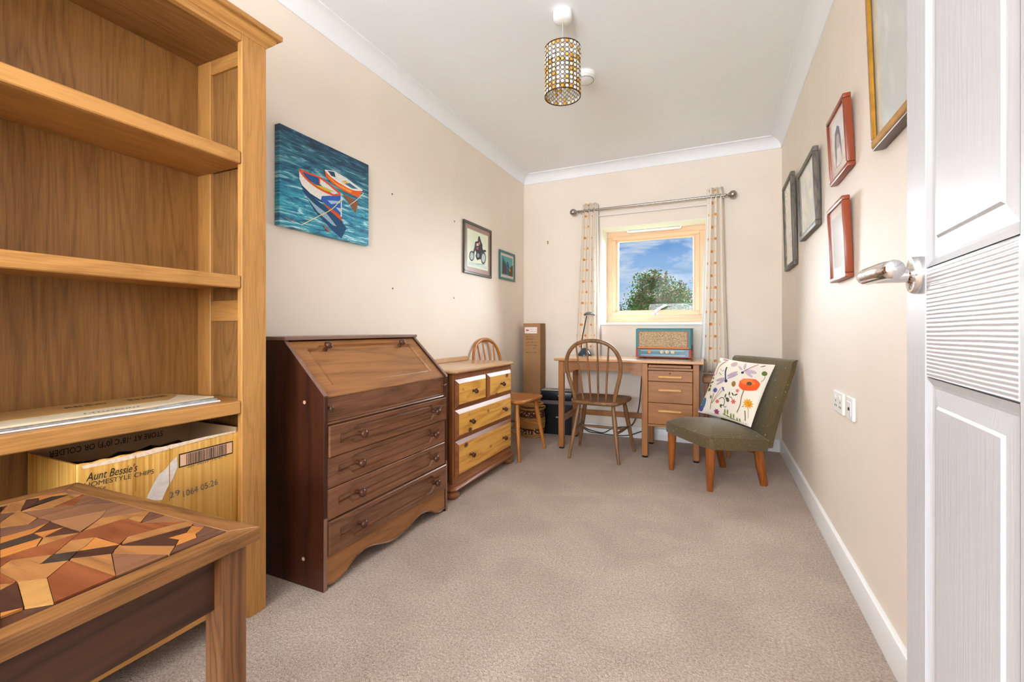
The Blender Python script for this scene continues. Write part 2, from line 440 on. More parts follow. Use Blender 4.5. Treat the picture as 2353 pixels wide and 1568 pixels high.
M_CHROME = plain('chrome', 'E6E6E8', .08, metal=1.0)
M_STEEL = plain('brushed_nickel', 'A8A098', .28, metal=1.0)
YF = YB + REV
win = thing('window_1', 'pine-framed window with white reveal between polka-dot curtains', 'window', (WX0, YB, WZ0), kind='structure')
def rect_frame(x0, x1, z0, z1, w, y0, y1, nm, par, bev=.004):
    for (a, b, c, d, mt) in ((x0, x1, z1 - w, z1, M_WINW), (x0, x1, z0, z0 + w, M_WINW), (x0, x0 + w, z0 + w, z1 - w, M_WINV), (x1 - w, x1, z0 + w, z1 - w, M_WINV)):
        part(nm, bx(a, b, y0, y1, c, d, bev=bev), mt, par, world=True)
sT = on(1, YF + .01, 1407, 546); sB = on(1, YF + .01, 1608, 724)
gT = on(1, YF + .03, 1422, 556); gB = on(1, YF + .03, 1592, 713)
for (a, b_, c, d, mt) in ((WX0, WX1, sT.z - .004, WZ1, M_WINW), (WX0, WX1, WZ0, sB.z + .004, M_WINW), (WX0, sT.x + .004, sB.z + .0045, sT.z - .0045, M_WINV), (sB.x - .004, WX1, sB.z + .0045, sT.z - .0045, M_WINV)):
    part('window_frame', bx(a, b_, YF, YF + .07, c, d, bev=.003), mt, win, world=True)
rect_frame(sT.x, sB.x, sB.z, sT.z, (gT.x - sT.x) * .62, YF - .012, YF + .055, 'sash', win)
rect_frame(sT.x + (gT.x - sT.x) * .6, sB.x - (gT.x - sT.x) * .55, sB.z + (gT.x - sT.x) * .55, sT.z - (gT.x - sT.x) * .55, (gT.x - sT.x) * .3, YF + .01, YF + .05, 'glazing_bead', win, bev=.003)
w4 = .014
for (a, b, c, d) in ((gT.x - w4, gB.x + w4, gT.z, gT.z + w4), (gT.x - w4, gB.x + w4, gB.z - w4, gB.z), (gT.x - w4, gT.x, gB.z, gT.z), (gB.x, gB.x + w4, gB.z, gT.z)):
    part('spacer_bar', bx(a, b, YF + .022, YF + .045, c, d), M_WHITE, win, world=True)
part('pane', bx(gT.x - .01, gB.x + .01, YF + .031, YF + .037, gB.z - .01, gT.z + .01), glassmat(), win, world=True)
part('window_sill', bx(WX0 - .02, WX1 + .02, YB - .022, YF + .01, WZ0 - .023, WZ0, bev=.004), M_TRIM, win, world=True)
bm = B()
box(bm, WX0 - .0005, WX0 + .004, YB + .001, YF + .002, WZ0, WZ1); box(bm, WX1 - .004, WX1 + .0005, YB + .001, YF + .002, WZ0, WZ1)
box(bm, WX0 + .004, WX1 - .004, YB + .001, YF + .002, WZ1 - .004, WZ1 + .0005)
part('reveal_lining', bm, M_REV, win, world=True)
vl = on(1, YF - .03, 1441, 530); vr = on(1, YF - .03, 1566, 520)
vt = part('trickle_vent', bx(vl.x, vr.x, YF - .034, YF, vl.z - .024, vl.z + .026, bev=.006, seg=2), M_WHITE, win, world=True)
bm = B()
for k in range(3):
    x0 = vl.x + .012 + k * (vr.x - vl.x - .02) / 3
    for j in range(4):
        box(bm, x0, x0 + (vr.x - vl.x) / 3 - .012, YF - .0355, YF - .03, vl.z - .006 + j * .008, vl.z - .002 + j * .008)
part('vent_grille', bm, plain('vent_grey', '9AA0A6', .5), vt, world=True)
hb = on(1, YF - .02, 1505, 721)
bm = B(); box(bm, hb.x - .035, hb.x + .035, YF - .022, YF - .012, hb.z - .012, hb.z + .012, bev=.004)
part('handle_plate', bm, M_CHROME, win, world=True)
hp = [hb + Vector((0, -.012, 0)), hb + Vector((.012, -.035, .018)), hb + Vector((.05, -.05, .045)), hb + Vector((.10, -.055, .072))]
part('window_handle', tube(B(), hp, [.011, .010, .009, .007], 10), M_CHROME, win, world=True, smooth=1.0)

# ------------------------------------------------------------------ door (hinged on the right, standing open)
def doormat(name, axis, amt, dist, sc):
    m, nt, b = newmat(name); N, L = nt.nodes, nt.links
    t = N.new('ShaderNodeTexCoord'); mp = N.new('ShaderNodeMapping'); i = 'xyz'.index(axis)
    s = [sc, sc, sc]; s[i] = sc * .06; mp.inputs['Scale'].default_value = s
    L.new(t.outputs['Object'], mp.inputs[0])
    n = N.new('ShaderNodeTexNoise'); n.inputs['Scale'].default_value = 1; n.inputs['Detail'].default_value = 2; n.inputs['Distortion'].default_value = .5
    L.new(mp.outputs[0], n.inputs['Vector'])
    k = N.new('ShaderNodeMath'); k.operation = 'MULTIPLY'; k.inputs[1].default_value = 4; L.new(n.outputs['Fac'], k.inputs[0])
    p = N.new('ShaderNodeMath'); p.operation = 'PINGPONG'; p.inputs[1].default_value = .5; L.new(k.outputs[0], p.inputs[0])
    bp = N.new('ShaderNodeBump'); bp.inputs['Strength'].default_value = amt; bp.inputs['Distance'].default_value = dist
    L.new(p.outputs[0], bp.inputs['Height']); L.new(bp.outputs[0], b.inputs['Normal'])
    b.inputs['Base Color'].default_value = lin('BFC1C6'); b.inputs['Roughness'].default_value = .42; b.inputs['Specular IOR Level'].default_value = .55
    return m
M_DV = doormat('white_door_grain_v', 'z', .35, .001, 55)
def railmat():
    m, nt, b = newmat('white_door_grain_h'); N, L = nt.nodes, nt.links
    t = N.new('ShaderNodeTexCoord'); mp = N.new('ShaderNodeMapping'); mp.inputs['Scale'].default_value = (.16, 1, 1); L.new(t.outputs['Object'], mp.inputs[0])
    w = N.new('ShaderNodeTexWave'); w.bands_direction = 'Z'; w.inputs['Scale'].default_value = 62; w.inputs['Distortion'].default_value = 5.5
    w.inputs['Detail'].default_value = 2; w.inputs['Detail Scale'].default_value = .22; L.new(mp.outputs[0], w.inputs['Vector'])
    bp = N.new('ShaderNodeBump'); bp.inputs['Strength'].default_value = .38; bp.inputs['Distance'].default_value = .0012
    L.new(w.outputs['Fac'], bp.inputs['Height']); L.new(bp.outputs[0], b.inputs['Normal'])
    b.inputs['Base Color'].default_value = lin('C4C6CB'); b.inputs['Roughness'].default_value = .22; b.inputs['Specular IOR Level'].default_value = .6
    return m
M_DH = railmat()
da = math.radians(4.3)
door = thing('door_1', 'white moulded four-panel door with chrome lever standing open', 'door', (.1979, .0831, 0), math.pi / 2 - da, kind='structure')
bm = B(); box(bm, 0, .762, -.030, -.012, .008, 1.981)
part('core', bm, M_DV, door)
for a, b_ in ((0, .086), (.676, .762), (.326, .436)): part('stile', bx(a, b_, -.0125, 0, .008, 1.981, bev=.002), M_DV, door)
for z0, z1 in ((.008, .2), (.887, 1.030), (1.872, 1.981)):
    for a, b_ in ((.0862, .3258), (.4362, .6758)): part('rail', bx(a, b_, -.0125, -.0004, z0, z1, bev=.002), M_DH, door)
for a, b_ in ((.436, .676), (.086, .326)):
    for z0, z1 in ((.2, .887), (1.030, 1.872)):
        i = .036
        bm = B()
        o = [(a, z0), (b_, z0), (b_, z1), (a, z1)]
        lv = [(0, -.0005), (.009, -.0045), (.013, -.0055), (i - .003, -.0035), (i, -.001)]
        rings = [[bm.verts.new((x + (d if x == a else -d), y, z + (d if z == z0 else -d))) for x, z in o] for d, y in lv]
        for r0, r1 in zip(rings, rings[1:]):
            for k in range(4): bm.faces.new((r0[k], r0[(k + 1) % 4], r1[(k + 1) % 4], r1[k]))
        bm.faces.new(rings[-1])
        part('panel', bm, M_DV, door)
# lever handle
hz = 1.024; hx = .706
hnd = part('door_handle', lathe(B(), [(0, 0), (.0255, 0), (.0255, .006), (.0235, .009), (.012, .010), (.0095, .012), (.0095, .05), (0, .05)], along((hx, 0, hz), (0, 1, 0)), 28), M_CHROME, door, smooth=.6)
lp = smooth_path([(hx, .040, hz), (hx, .050, hz), (hx - .014, .059, hz - .001), (hx - .05, .059, hz - .002), (hx - .10, .057, hz - .003), (hx - .135, .052, hz - .004)], 5)
part('lever', tube(B(), lp, [.0095] * 8 + [.0112] * (len(lp) - 9) + [.007], 14, up=(0, 0, 1)), M_CHROME, hnd, smooth=1.2)

# ------------------------------------------------------------------ outside: lawn and trees
struct('ground', bx(-30, 30, 5.5, 60, -3.2, -3.1), plain('lawn_green', '5E7A3A', .9, noise=.3, nscale=3))
def leafmat(name, col):
    m, nt, b = newmat(name)
    oi = nt.nodes.new('ShaderNodeTexCoord'); n = nt.nodes.new('ShaderNodeTexNoise'); n.inputs['Scale'].default_value = 9
    nt.links.new(oi.outputs['Object'], n.inputs['Vector']); c = lin(col)
    r = nt.nodes.new('ShaderNodeValToRGB'); r.color_ramp.elements[0].position = .3; r.color_ramp.elements[1].position = .7
    r.color_ramp.elements[0].color = tuple(x * .55 for x in c[:3]) + (1,); r.color_ramp.elements[1].color = tuple(min(1, x * 1.5) for x in c[:3]) + (1,)
    nt.links.new(n.outputs['Fac'], r.inputs[0]); nt.links.new(r.outputs[0], b.inputs['Base Color'])
    b.inputs['Roughness'].default_value = .7; b.inputs['Specular IOR Level'].default_value = .2; return m
def tree(name, label, px, topy, dist, rw, rh, n, mats, seed):
    r = random.Random(seed)
    d = ray(px, topy); t = dist / d.y; p = Vector((0, 0, CAM_H)) + d * t
    root = thing(name, label, 'tree', (p.x, dist, -3.1))
    H = p.z + 3.1; cz = H - rh
    tr = B(); tube(tr, [(0, 0, 0), (.05, 0, H * .35), (0, .05, H * .6), (.02, 0, cz)], [.16, .13, .1, .05], 8)
    for k in range(7):
        a = k * .9; tube(tr, [(0, 0, cz - rh * .5), (math.cos(a) * rw * .5, math.sin(a) * rw * .5, cz + (k % 3) * .2), (math.cos(a) * rw * .8, math.sin(a) * rw * .8, cz + .35 + (k % 3) * .25)], [.05, .03, .01], 5)
    part('trunk', tr, plain('bark', '5A4636', .9), root)
    clumps = [(r.uniform(-1, 1), r.uniform(-1, 1), r.uniform(-.9, 1)) for _ in range(70)]
    clumps = [c for c in clumps if c[0] ** 2 + c[1] ** 2 + c[2] ** 2 < 1.05] + [(0, 0, .86), (-.2, 0, .9), (.15, 0, .88)]
    bms = [B() for _ in mats]
    for i in range(n):
        c = r.choice(clumps); s = .24
        x, y, z = [c[j] + r.gauss(0, s * .5) for j in range(3)]
        if x * x + y * y + z * z > 1.25: continue
        q = Vector((x * rw, y * rw, cz + z * rh))
        L_ = r.uniform(.03, .062) * (rw / 1.5) ** .5
        a = Vector((r.gauss(0, 1), r.gauss(0, 1), r.gauss(-.3, .6))).normalized(); b_ = a.orthogonal().normalized()
        b_ = (Matrix.Rotation(r.uniform(0, 6.28), 3, a) @ b_) * L_ * .42
        k = 0
        if len(mats) > 1 and r.random() < (.32 if z > -.1 and x > -.35 else .08): k = 1
        bmm = bms[k]; a = a * L_
        vs = [bmm.verts.new(q - a), bmm.verts.new(q + b_), bmm.verts.new(q + a), bmm.verts.new(q - b_)]
        bmm.faces.new(vs)
    for bmm, m, nm in zip(bms, mats, ('foliage', 'pink_foliage')):
        part(nm, bmm, m, root, kind='stuff')
M_LG = leafmat('leaf_green', '56752E'); M_LP = leafmat('leaf_pink', '96695A'); M_LD = leafmat('leaf_dark', '28503A')
tree('garden_tree', 'rounded green tree with pinkish leaf tips outside window', 1500, 634, 13.0, 1.2, 1.55, 24000, (M_LG, M_LP), 5)
tree('garden_tree', 'dark bluish-green tree at the edge of the window view', 1604, 644, 16.0, .5, 1.7, 8000, (M_LD,), 9)
# ------------------------------------------------------------------ bookcase
FX = -1.395; BXB = -1.700; BY0, BY1 = .075, 1.033
bk = thing('bookcase', 'tall golden oak bookcase with panelled sides and bottom drawer', 'bookcase', ((FX + BXB) / 2, (BY0 + BY1) / 2, 0))
def bp(name, bm, mat, parent=None, **k): return part(name, bm, mat, parent or bk, world=True, **k)
# front posts with shaped feet (polygon in y,z)
bp('post', prism(B(), [(BY1, 0), (BY1, 1.915), (.9475, 1.915), (.9475, .105), (.939, .075), (.972, 0)], 0, FX - .022, FX, bev=.0015), OAK('z'))
bp('post', prism(B(), [(BY0, 0), (BY0 + .061, 0), (BY0 + .094, .075), (BY0 + .0855, .105), (BY0 + .0855, 1.915), (BY0, 1.915)], 0, FX - .022, FX, bev=.0015), OAK('z'))
for y0, y1, yin in ((BY1 - .047, BY1 - .001, -1), (BY0 + .001, BY0 + .047, 1)):
    ya, yb_ = (y0, y1)
    bp('side_stile', bx(BXB + .005, -1.622, ya, yb_, 0, 1.905, bev=.002), OAK('z'))
    bp('side_stile', bx(FX - .075, FX - .0225, ya, yb_, .0, 1.905, bev=.002), OAK('z'))
    for z0, z1 in ((1.845, 1.905), (.978, 1.049), (.06, .13)):
        bp('side_rail', bx(-1.622, FX - .075, ya + .001, yb_ - .001, z0, z1, bev=.002), OAK('x'))
    yp = (ya + .011, ya + .022) if yin < 0 else (yb_ - .022, yb_ - .011)
    for z0, z1 in ((.13, .978), (1.049, 1.845)):
        bp('side_panel', bx(-1.624, FX - .073, yp[0], yp[1], z0 - .002, z1 + .002), OAKP('z'))
bp('back_panel', bx(BXB, BXB + .009, BY0 + .047, BY1 - .047, .06, 1.905), OAKP('z'))
for z0, z1 in ((.677, .7175), (1.082, 1.1225), (1.485, 1.5255)):
    bm = B(); box(bm, BXB + .010, FX - .024, BY0 + .0475, BY1 - .0475, z0 + .012, z1 - .0005)
    box(bm, FX - .024, FX - .002, BY0 + .087, .9465, z0, z1, bev=.003)
    bp('shelf', bm, OAK('y'))
bm = B(); box(bm, BXB + .010, FX - .003, BY0 + .087, .9465, .285, .306, bev=.002); bp('bottom_board', bm, OAK('y'))
bp('top_board', bx(BXB + .010, FX - .024, BY0 + .0475, BY1 - .0475, 1.893, 1.905), OAKP('y'))
bp('top_rail', bx(FX - .022, FX - .001, BY0 + .087, .9465, 1.883, 1.915, bev=.001), OAK('y'))
# cornice: moulding under a square-edged slab
def ringbox(bm, prof):
    """prof [(out, z)] swept round the front and both ends"""
    rings = []
    for o, z in prof:
        rings.append([bm.verts.new(p) for p in ((BXB, BY0 - o, z), (FX + o, BY0 - o, z), (FX + o, BY1 + o, z), (BXB, BY1 + o, z))])
    for a, b_ in zip(rings, rings[1:]):
        for k in range(4): bm.faces.new((a[k], a[(k + 1) % 4], b_[(k + 1) % 4], b_[k]))
    bm.faces.new(rings[0][::-1]); bm.faces.new(rings[-1])
    return bm
cor = bp('cornice', ringbox(B(), [(.002, 1.905), (.003, 1.910), (.007, 1.913), (.014, 1.917), (.020, 1.924), (.023, 1.932), (.023, 1.938)]), OAK('y'))
part('cornice_slab', ringbox(B(), [(.016, 1.938), (.034, 1.938), (.036, 1.940), (.036, 1.955), (.034, 1.957)]), OAK('y'), cor, world=True)
bp('bottom_rail', bx(FX - .020, FX - .002, BY0 + .087, .9465, .073, .111, bev=.0015), OAK('y'))
dr = bp('drawer', bx(FX - .020, FX - .003, BY0 + .090, .9435, .115, .281, bev=.0025), OAKP('y'))
for y in (.33, .78):
    part('knob', lathe(B(), [(0, 0), (.008, 0), (.008, .012), (.016, .018), (.017, .024), (.010, .030), (0, .031)], along((FX - .003, y, .2), (1, 0, 0)), 16), OAK('x'), dr, world=True, smooth=.9)

# ------------------------------------------------------------------ flattened cartons on the third shelf
def cardmat(name, col, noise=.06, rough=.75):
    return plain(name, col, rough, noise=noise, nscale=14, spec=.25, bump=.04)
M_CARD = cardmat('brown_card', 'B08A55'); M_CARDL = cardmat('pale_card', 'CFC0A4'); M_CARDW = plain('white_card', 'E4E6EA', .45, noise=.03, nscale=20)
M_INK = plain('black_ink', '1E1A18', .6); M_INKG = plain('grey_ink', '5B554E', .7)
ZS = .7176
def sheet(bm, poly, z0, z1): return prism(bm, poly, 2, z0, z1, bev=.0012)
top('flat_carton', sheet(B(), [(-1.437, .13), (-1.437, .725), (-1.441, .908), (-1.66, .90), (-1.66, .13)], ZS, ZS + .0055), M_CARDW,
    'white flattened carton lying lowest on bookcase shelf under brown ones', 'carton')
o = top('flat_carton', sheet(B(), [(-1.430, .13), (-1.440, .760), (-1.452, .905), (-1.665, .885), (-1.665, .13)], ZS + .0056, ZS + .0112), plain('worn_grey_card', '9AA0A4', .8, noise=.35, nscale=40),
        'grey flattened carton with frayed edges between white and brown ones', 'carton')
o = thing('flat_carton', 'pale brown flattened carton with black print lying topmost on shelf', 'carton', (-1.54, .5, ZS + .0113))
part('board', sheet(B(), [(-1.428, .13), (-1.436, .702), (-1.470, .905), (-1.672, .872), (-1.672, .13)], ZS + .0113, ZS + .0165), M_CARDL, o, world=True)
part('tape_band', sheet(B(), [(-1.515, .132), (-1.520, .80), (-1.600, .868), (-1.671, .868), (-1.671, .132)], ZS + .0165, ZS + .0172), M_CARD, o, world=True)
zt = ZS + .0174
# worn, unreadable print: broken dark marks
rr = random.Random(12)
for (x_, ya, yb_, hh, m_) in ((-1.455, .575, .690, .012, M_INKG), (-1.60, .595, .68, .03, M_INK), (-1.455, .30, .415, .013, M_INK), (-1.60, .74, .84, .035, M_INK)):
    bm = B(); y = ya
    while y < yb_:
        w = rr.uniform(.004, .010); h2 = hh * rr.uniform(.5, 1)
        flat_poly(bm, [(x_ - h2, y + w * .4, zt), (x_ - h2, y + w, zt), (x_, y + w * .7, zt), (x_, y, zt)], (0, 0, 1), .0003); y += w + rr.uniform(.001, .005)
    part('print', bm, m_, o, world=True)

# ------------------------------------------------------------------ open yellow carton on the bookcase floor
CXF, CXB, CY0, CY1, CZ0, CZ1 = -1.420, -1.682, .546, .953, .3065, .618
def yellow():
    m, nt, b = newmat('yellow_corrugated_card'); N, L = nt.nodes, nt.links
    t = N.new('ShaderNodeTexCoord'); mp = N.new('ShaderNodeMapping'); mp.inputs['Scale'].default_value = (1, 1, .02); L.new(t.outputs['Object'], mp.inputs[0])
    n = N.new('ShaderNodeTexNoise'); n.inputs['Scale'].default_value = 110; L.new(mp.outputs[0], n.inputs['Vector'])
    r = N.new('ShaderNodeValToRGB'); r.color_ramp.elements[0].position = .3; r.color_ramp.elements[1].position = .75
    r.color_ramp.elements[0].color = lin('BE8A34'); r.color_ramp.elements[1].color = lin('DDB264'); L.new(n.outputs['Fac'], r.inputs[0])
    L.new(r.outputs[0], b.inputs['Base Color']); b.inputs['Roughness'].default_value = .55
    bp = N.new('ShaderNodeBump'); bp.inputs['Strength'].default_value = .35; bp.inputs['Distance'].default_value = .002
    L.new(n.outputs['Fac'], bp.inputs['Height']); L.new(bp.outputs[0], b.inputs['Normal']); return m
M_YEL = yellow(); M_CIN = cardmat('carton_inside', 'B08C68'); M_RAW = plain('raw_card_edge', 'D8C4AE', .85, noise=.15, nscale=90)
ct = thing('open_carton', 'open yellow frozen-chips carton standing on bookcase floor', 'carton', ((CXF + CXB) / 2, (CY0 + CY1) / 2, CZ0))
def cpart(n, bm, m, **k): return part(n, bm, m, ct, world=True, **k)
# front wall: fluted, gently bowed
bm = B(); NY = 90; rows = ((CZ0, 0), (CZ1 - .012, 0), (CZ1, -.0015))
g = []
for z, off in rows:
    line = []
    for i in range(NY + 1):
        y = CY0 + (CY1 - CY0) * i / NY; t = (y - CY0) / (CY1 - CY0)
        fl = .0007 * math.sin(i * 2.1) * (1 if .10 < t < .55 else .25)
        line.append(bm.verts.new((CXF + fl + off - .003 * math.sin(math.pi * t) * .4, y, z + (0 if z < .5 else .0012 * math.sin(i * .7)))))
    g.append(line)
for a, b_ in zip(g, g[1:]):
    for i in range(NY): bm.faces.new((a[i], a[i + 1], b_[i + 1], b_[i]))
fw = cpart('front_wall', bm, M_YEL, smooth=1.0)
fw.modifiers.new('thick', 'SOLIDIFY').thickness = .005; fw.modifiers['thick'].offset = 0
cpart('rear_wall', bx(CXB, CXB + .005, CY0 + .001, CY1 - .001, CZ0, .672), M_CIN)
cpart('end_wall', bx(CXB + .005, CXF - .006, CY0, CY0 + .005, CZ0, CZ1), M_YEL)
cpart('end_wall', bx(CXB + .005, CXF - .006, CY1 - .005, CY1, CZ0, CZ1 + .012), M_CIN)
cpart('carton_base', bx(CXB + .005, CXF - .006, CY0 + .005, CY1 - .005, CZ0, CZ0 + .005), M_CIN)
def P_c(px, py, off=.0022): 
    p = on(0, CXF, px, py); return Vector((CXF + off, p.y, p.z))
# worn white patch, raw top edge, print
tp = [(336, 1145), (349, 1117), (365, 1090), (380, 1078), (392, 1062), (405, 1050), (407, 1072), (396, 1100), (380, 1128), (371, 1149), (352, 1150)]
cpart('worn_patch', flat_poly(B(), [P_c(*q) for q in tp], (1, 0, 0), .0006), plain('worn_white_card', 'C9C2BC', .85, noise=.12, nscale=70))
te = [(186, 1071), (270, 1052), (385, 1024), (470, 1004), (540, 990), (540, 994), (470, 1010), (390, 1032), (330, 1048), (270, 1062), (190, 1078)]
cpart('raw_edge', flat_poly(B(), [P_c(*q) for q in te], (1, 0, 0), .0005), M_RAW)
for px, y0, y1 in ((387, 1030, 1152), (309, 1048, 1130)):
    cpart('crease', flat_poly(B(), [P_c(px, y0, .0026), P_c(px + 2, y0, .0026), P_c(px + 2, y1, .0026), P_c(px, y1, .0026)], (1, 0, 0), .0004), cardmat('crease_card', 'A8752C'))
text_part('print', "Aunt Bessie's", P_c(196, 1107), P_c(314, 1082), (0, 0, 1), M_INK, ct, shear=.25, height=.021, off=.0012, bold=.004)
text_part('print', 'HOMESTYLE CHIPS', P_c(192, 1122), P_c(352, 1088), (0, 0, 1), M_INK, ct, height=.0125, off=.0012)
text_part('print', 'Kg', P_c(225, 1127), P_c(241, 1123), (0, 0, 1), M_INK, ct, height=.010, off=.0012)
text_part('print', '29', P_c(388, 1146), P_c(412, 1137), (0, 0, 1), M_INKG, ct, height=.017, off=.0012)
text_part('print', '1064 05:26', P_c(420, 1143), P_c(499, 1113), (0, 0, 1), M_INKG, ct, height=.019, off=.0012)
text_part('print', '050  00169  13142  8', P_c(430, 1076), P_c(519, 1049), (0, 0, 1), M_INKG, ct, height=.006, off=.0012)
# barcode
b0, b1, b2, b3 = P_c(410, 1044), P_c(534, 1013), P_c(534, 1042), P_c(410, 1076)
bc = cpart('barcode_frame', flat_poly(B(), [b0, b1, b2, b3], (1, 0, 0), .0004), M_INK)
ins = lambda u, v: b0 + (b1 - b0) * u + (b3 - b0) * v + Vector((.0005, 0, 0))
part('barcode_field', flat_poly(B(), [ins(.02, .09), ins(.98, .09), ins(.98, .91), ins(.02, .91)], (1, 0, 0), .0004), plain('barcode_pink', 'D2A888', .6), bc, world=True)
bm = B(); u = .12; rr = random.Random(4)
while u < .86:
    w = rr.choice((.006, .011, .017)); q = lambda a, v: ins(a, v) + Vector((.0005, 0, 0))
    flat_poly(bm, [q(u, .12), q(u + w, .12), q(u + w, .9), q(u, .9)], (1, 0, 0), .0003); u += w + rr.choice((.006, .010, .015))
part('barcode_bars', bm, M_INK, bc, world=True)
text_part('print', 'STORE AT -18\u00b0C (0\u00b0F) OR COLDER', (CXB + .0052, .866, .6115), (CXB + .0052, .587, .6115), (0, 0, -1), M_INK, ct, height=.0175, off=.0006, bold=.008)
# dark bag inside
bm = B(); gx, gy = 10, 14; rr = random.Random(8); V = {}
for i in range(gx + 1):
    for j in range(gy + 1):
        e_ = min(i, gx - i, j * 1.0, gy - j)
        V[i, j] = bm.verts.new((CXB + .012 + (CXF - CXB - .032) * i / gx, CY0 + .012 + (CY1 - CY0 - .024) * j / gy, .555 + .03 * min(1, e_ / 2) * rr.uniform(.3, 1)))
for i in range(gx):
    for j in range(gy): bm.faces.new((V[i, j], V[i + 1, j], V[i + 1, j + 1], V[i, j + 1]))
bnd = [V[i, 0] for i in range(gx + 1)] + [V[gx, j] for j in range(1, gy + 1)] + [V[i, gy] for i in range(gx - 1, -1, -1)] + [V[0, j] for j in range(gy - 1, 0, -1)]
lo = [bm.verts.new((v.co.x, v.co.y, CZ0 + .0055)) for v in bnd]
for k in range(len(bnd)): bm.faces.new((bnd[k], bnd[(k + 1) % len(bnd)], lo[(k + 1) % len(bnd)], lo[k]))
bm.faces.new(lo)
top('plastic_bag', bm, plain('black_plastic_film', '17120F', .35), 'crumpled black plastic bag filling the open yellow carton', 'bag', smooth=1.2)

# ------------------------------------------------------------------ parquetry side table
TZ = .600
c1 = on(2, TZ, 598, 1210); c2 = on(2, TZ, 180, 1108); c3 = on(2, TZ, 0, 1480)
ex = (c1 - c2); TW = ex.length; ang = math.atan2(ex.y, ex.x)
TD = .44
tb = thing('side_table', 'low wooden side table with geometric parquetry top', 'table', (c2.x, c2.y, 0), ang)
# local: x 0..TW along the back edge, y 0 (far) .. -TD (near)
Mtb = mat_of(tb).inverted()
def loc(px, py): return (Mtb @ on(2, TZ, px, py))
part('table_core', bx(.012, TW - .012, -TD + .012, -.012, TZ - .028, TZ - .0034), TABD('x'), tb)
bw = .036
for nm, poly, ax in (('edging', [(0, 0), (TW, 0), (TW - bw, -bw), (bw, -bw)], 'x'), ('edging', [(TW, 0), (TW, -TD), (TW - bw, -TD + bw), (TW - bw, -bw)], 'y'),
                     ('edging', [(0, 0), (bw, -bw), (bw, -TD + bw), (0, -TD)], 'y'), ('edging', [(0, -TD), (bw, -TD + bw), (TW - bw, -TD + bw), (TW, -TD)], 'x')):
    part(nm, prism(B(), poly, 2, TZ - .024, TZ, bev=.0018), TAB(ax), tb)
legs = [(TW - .040, -.034), (.046, -.034), (TW - .040, -TD + .034), (.046, -TD + .034)]
for lx, ly in legs:
    part('leg', bx(lx - .022, lx + .022, ly - .022, ly + .022, 0, TZ - .0285, bev=.002), wood('rustic_leg', '3A2210', '7A5230', 'z', ring=10, sc=14, contrast=.6), tb)
for a, b_, c, d, ax in ((.068, TW - .062, -.046, -.028, 'x'), (.068, TW - .062, -TD + .028, -TD + .046, 'x'), (TW - .056, TW - .038, -TD + .056, -.056, 'y'), (.036, .054, -TD + .056, -.056, 'y')):
    part('apron', bx(a, b_, c, d, TZ - .125, TZ - .0285), TABD(ax), tb)
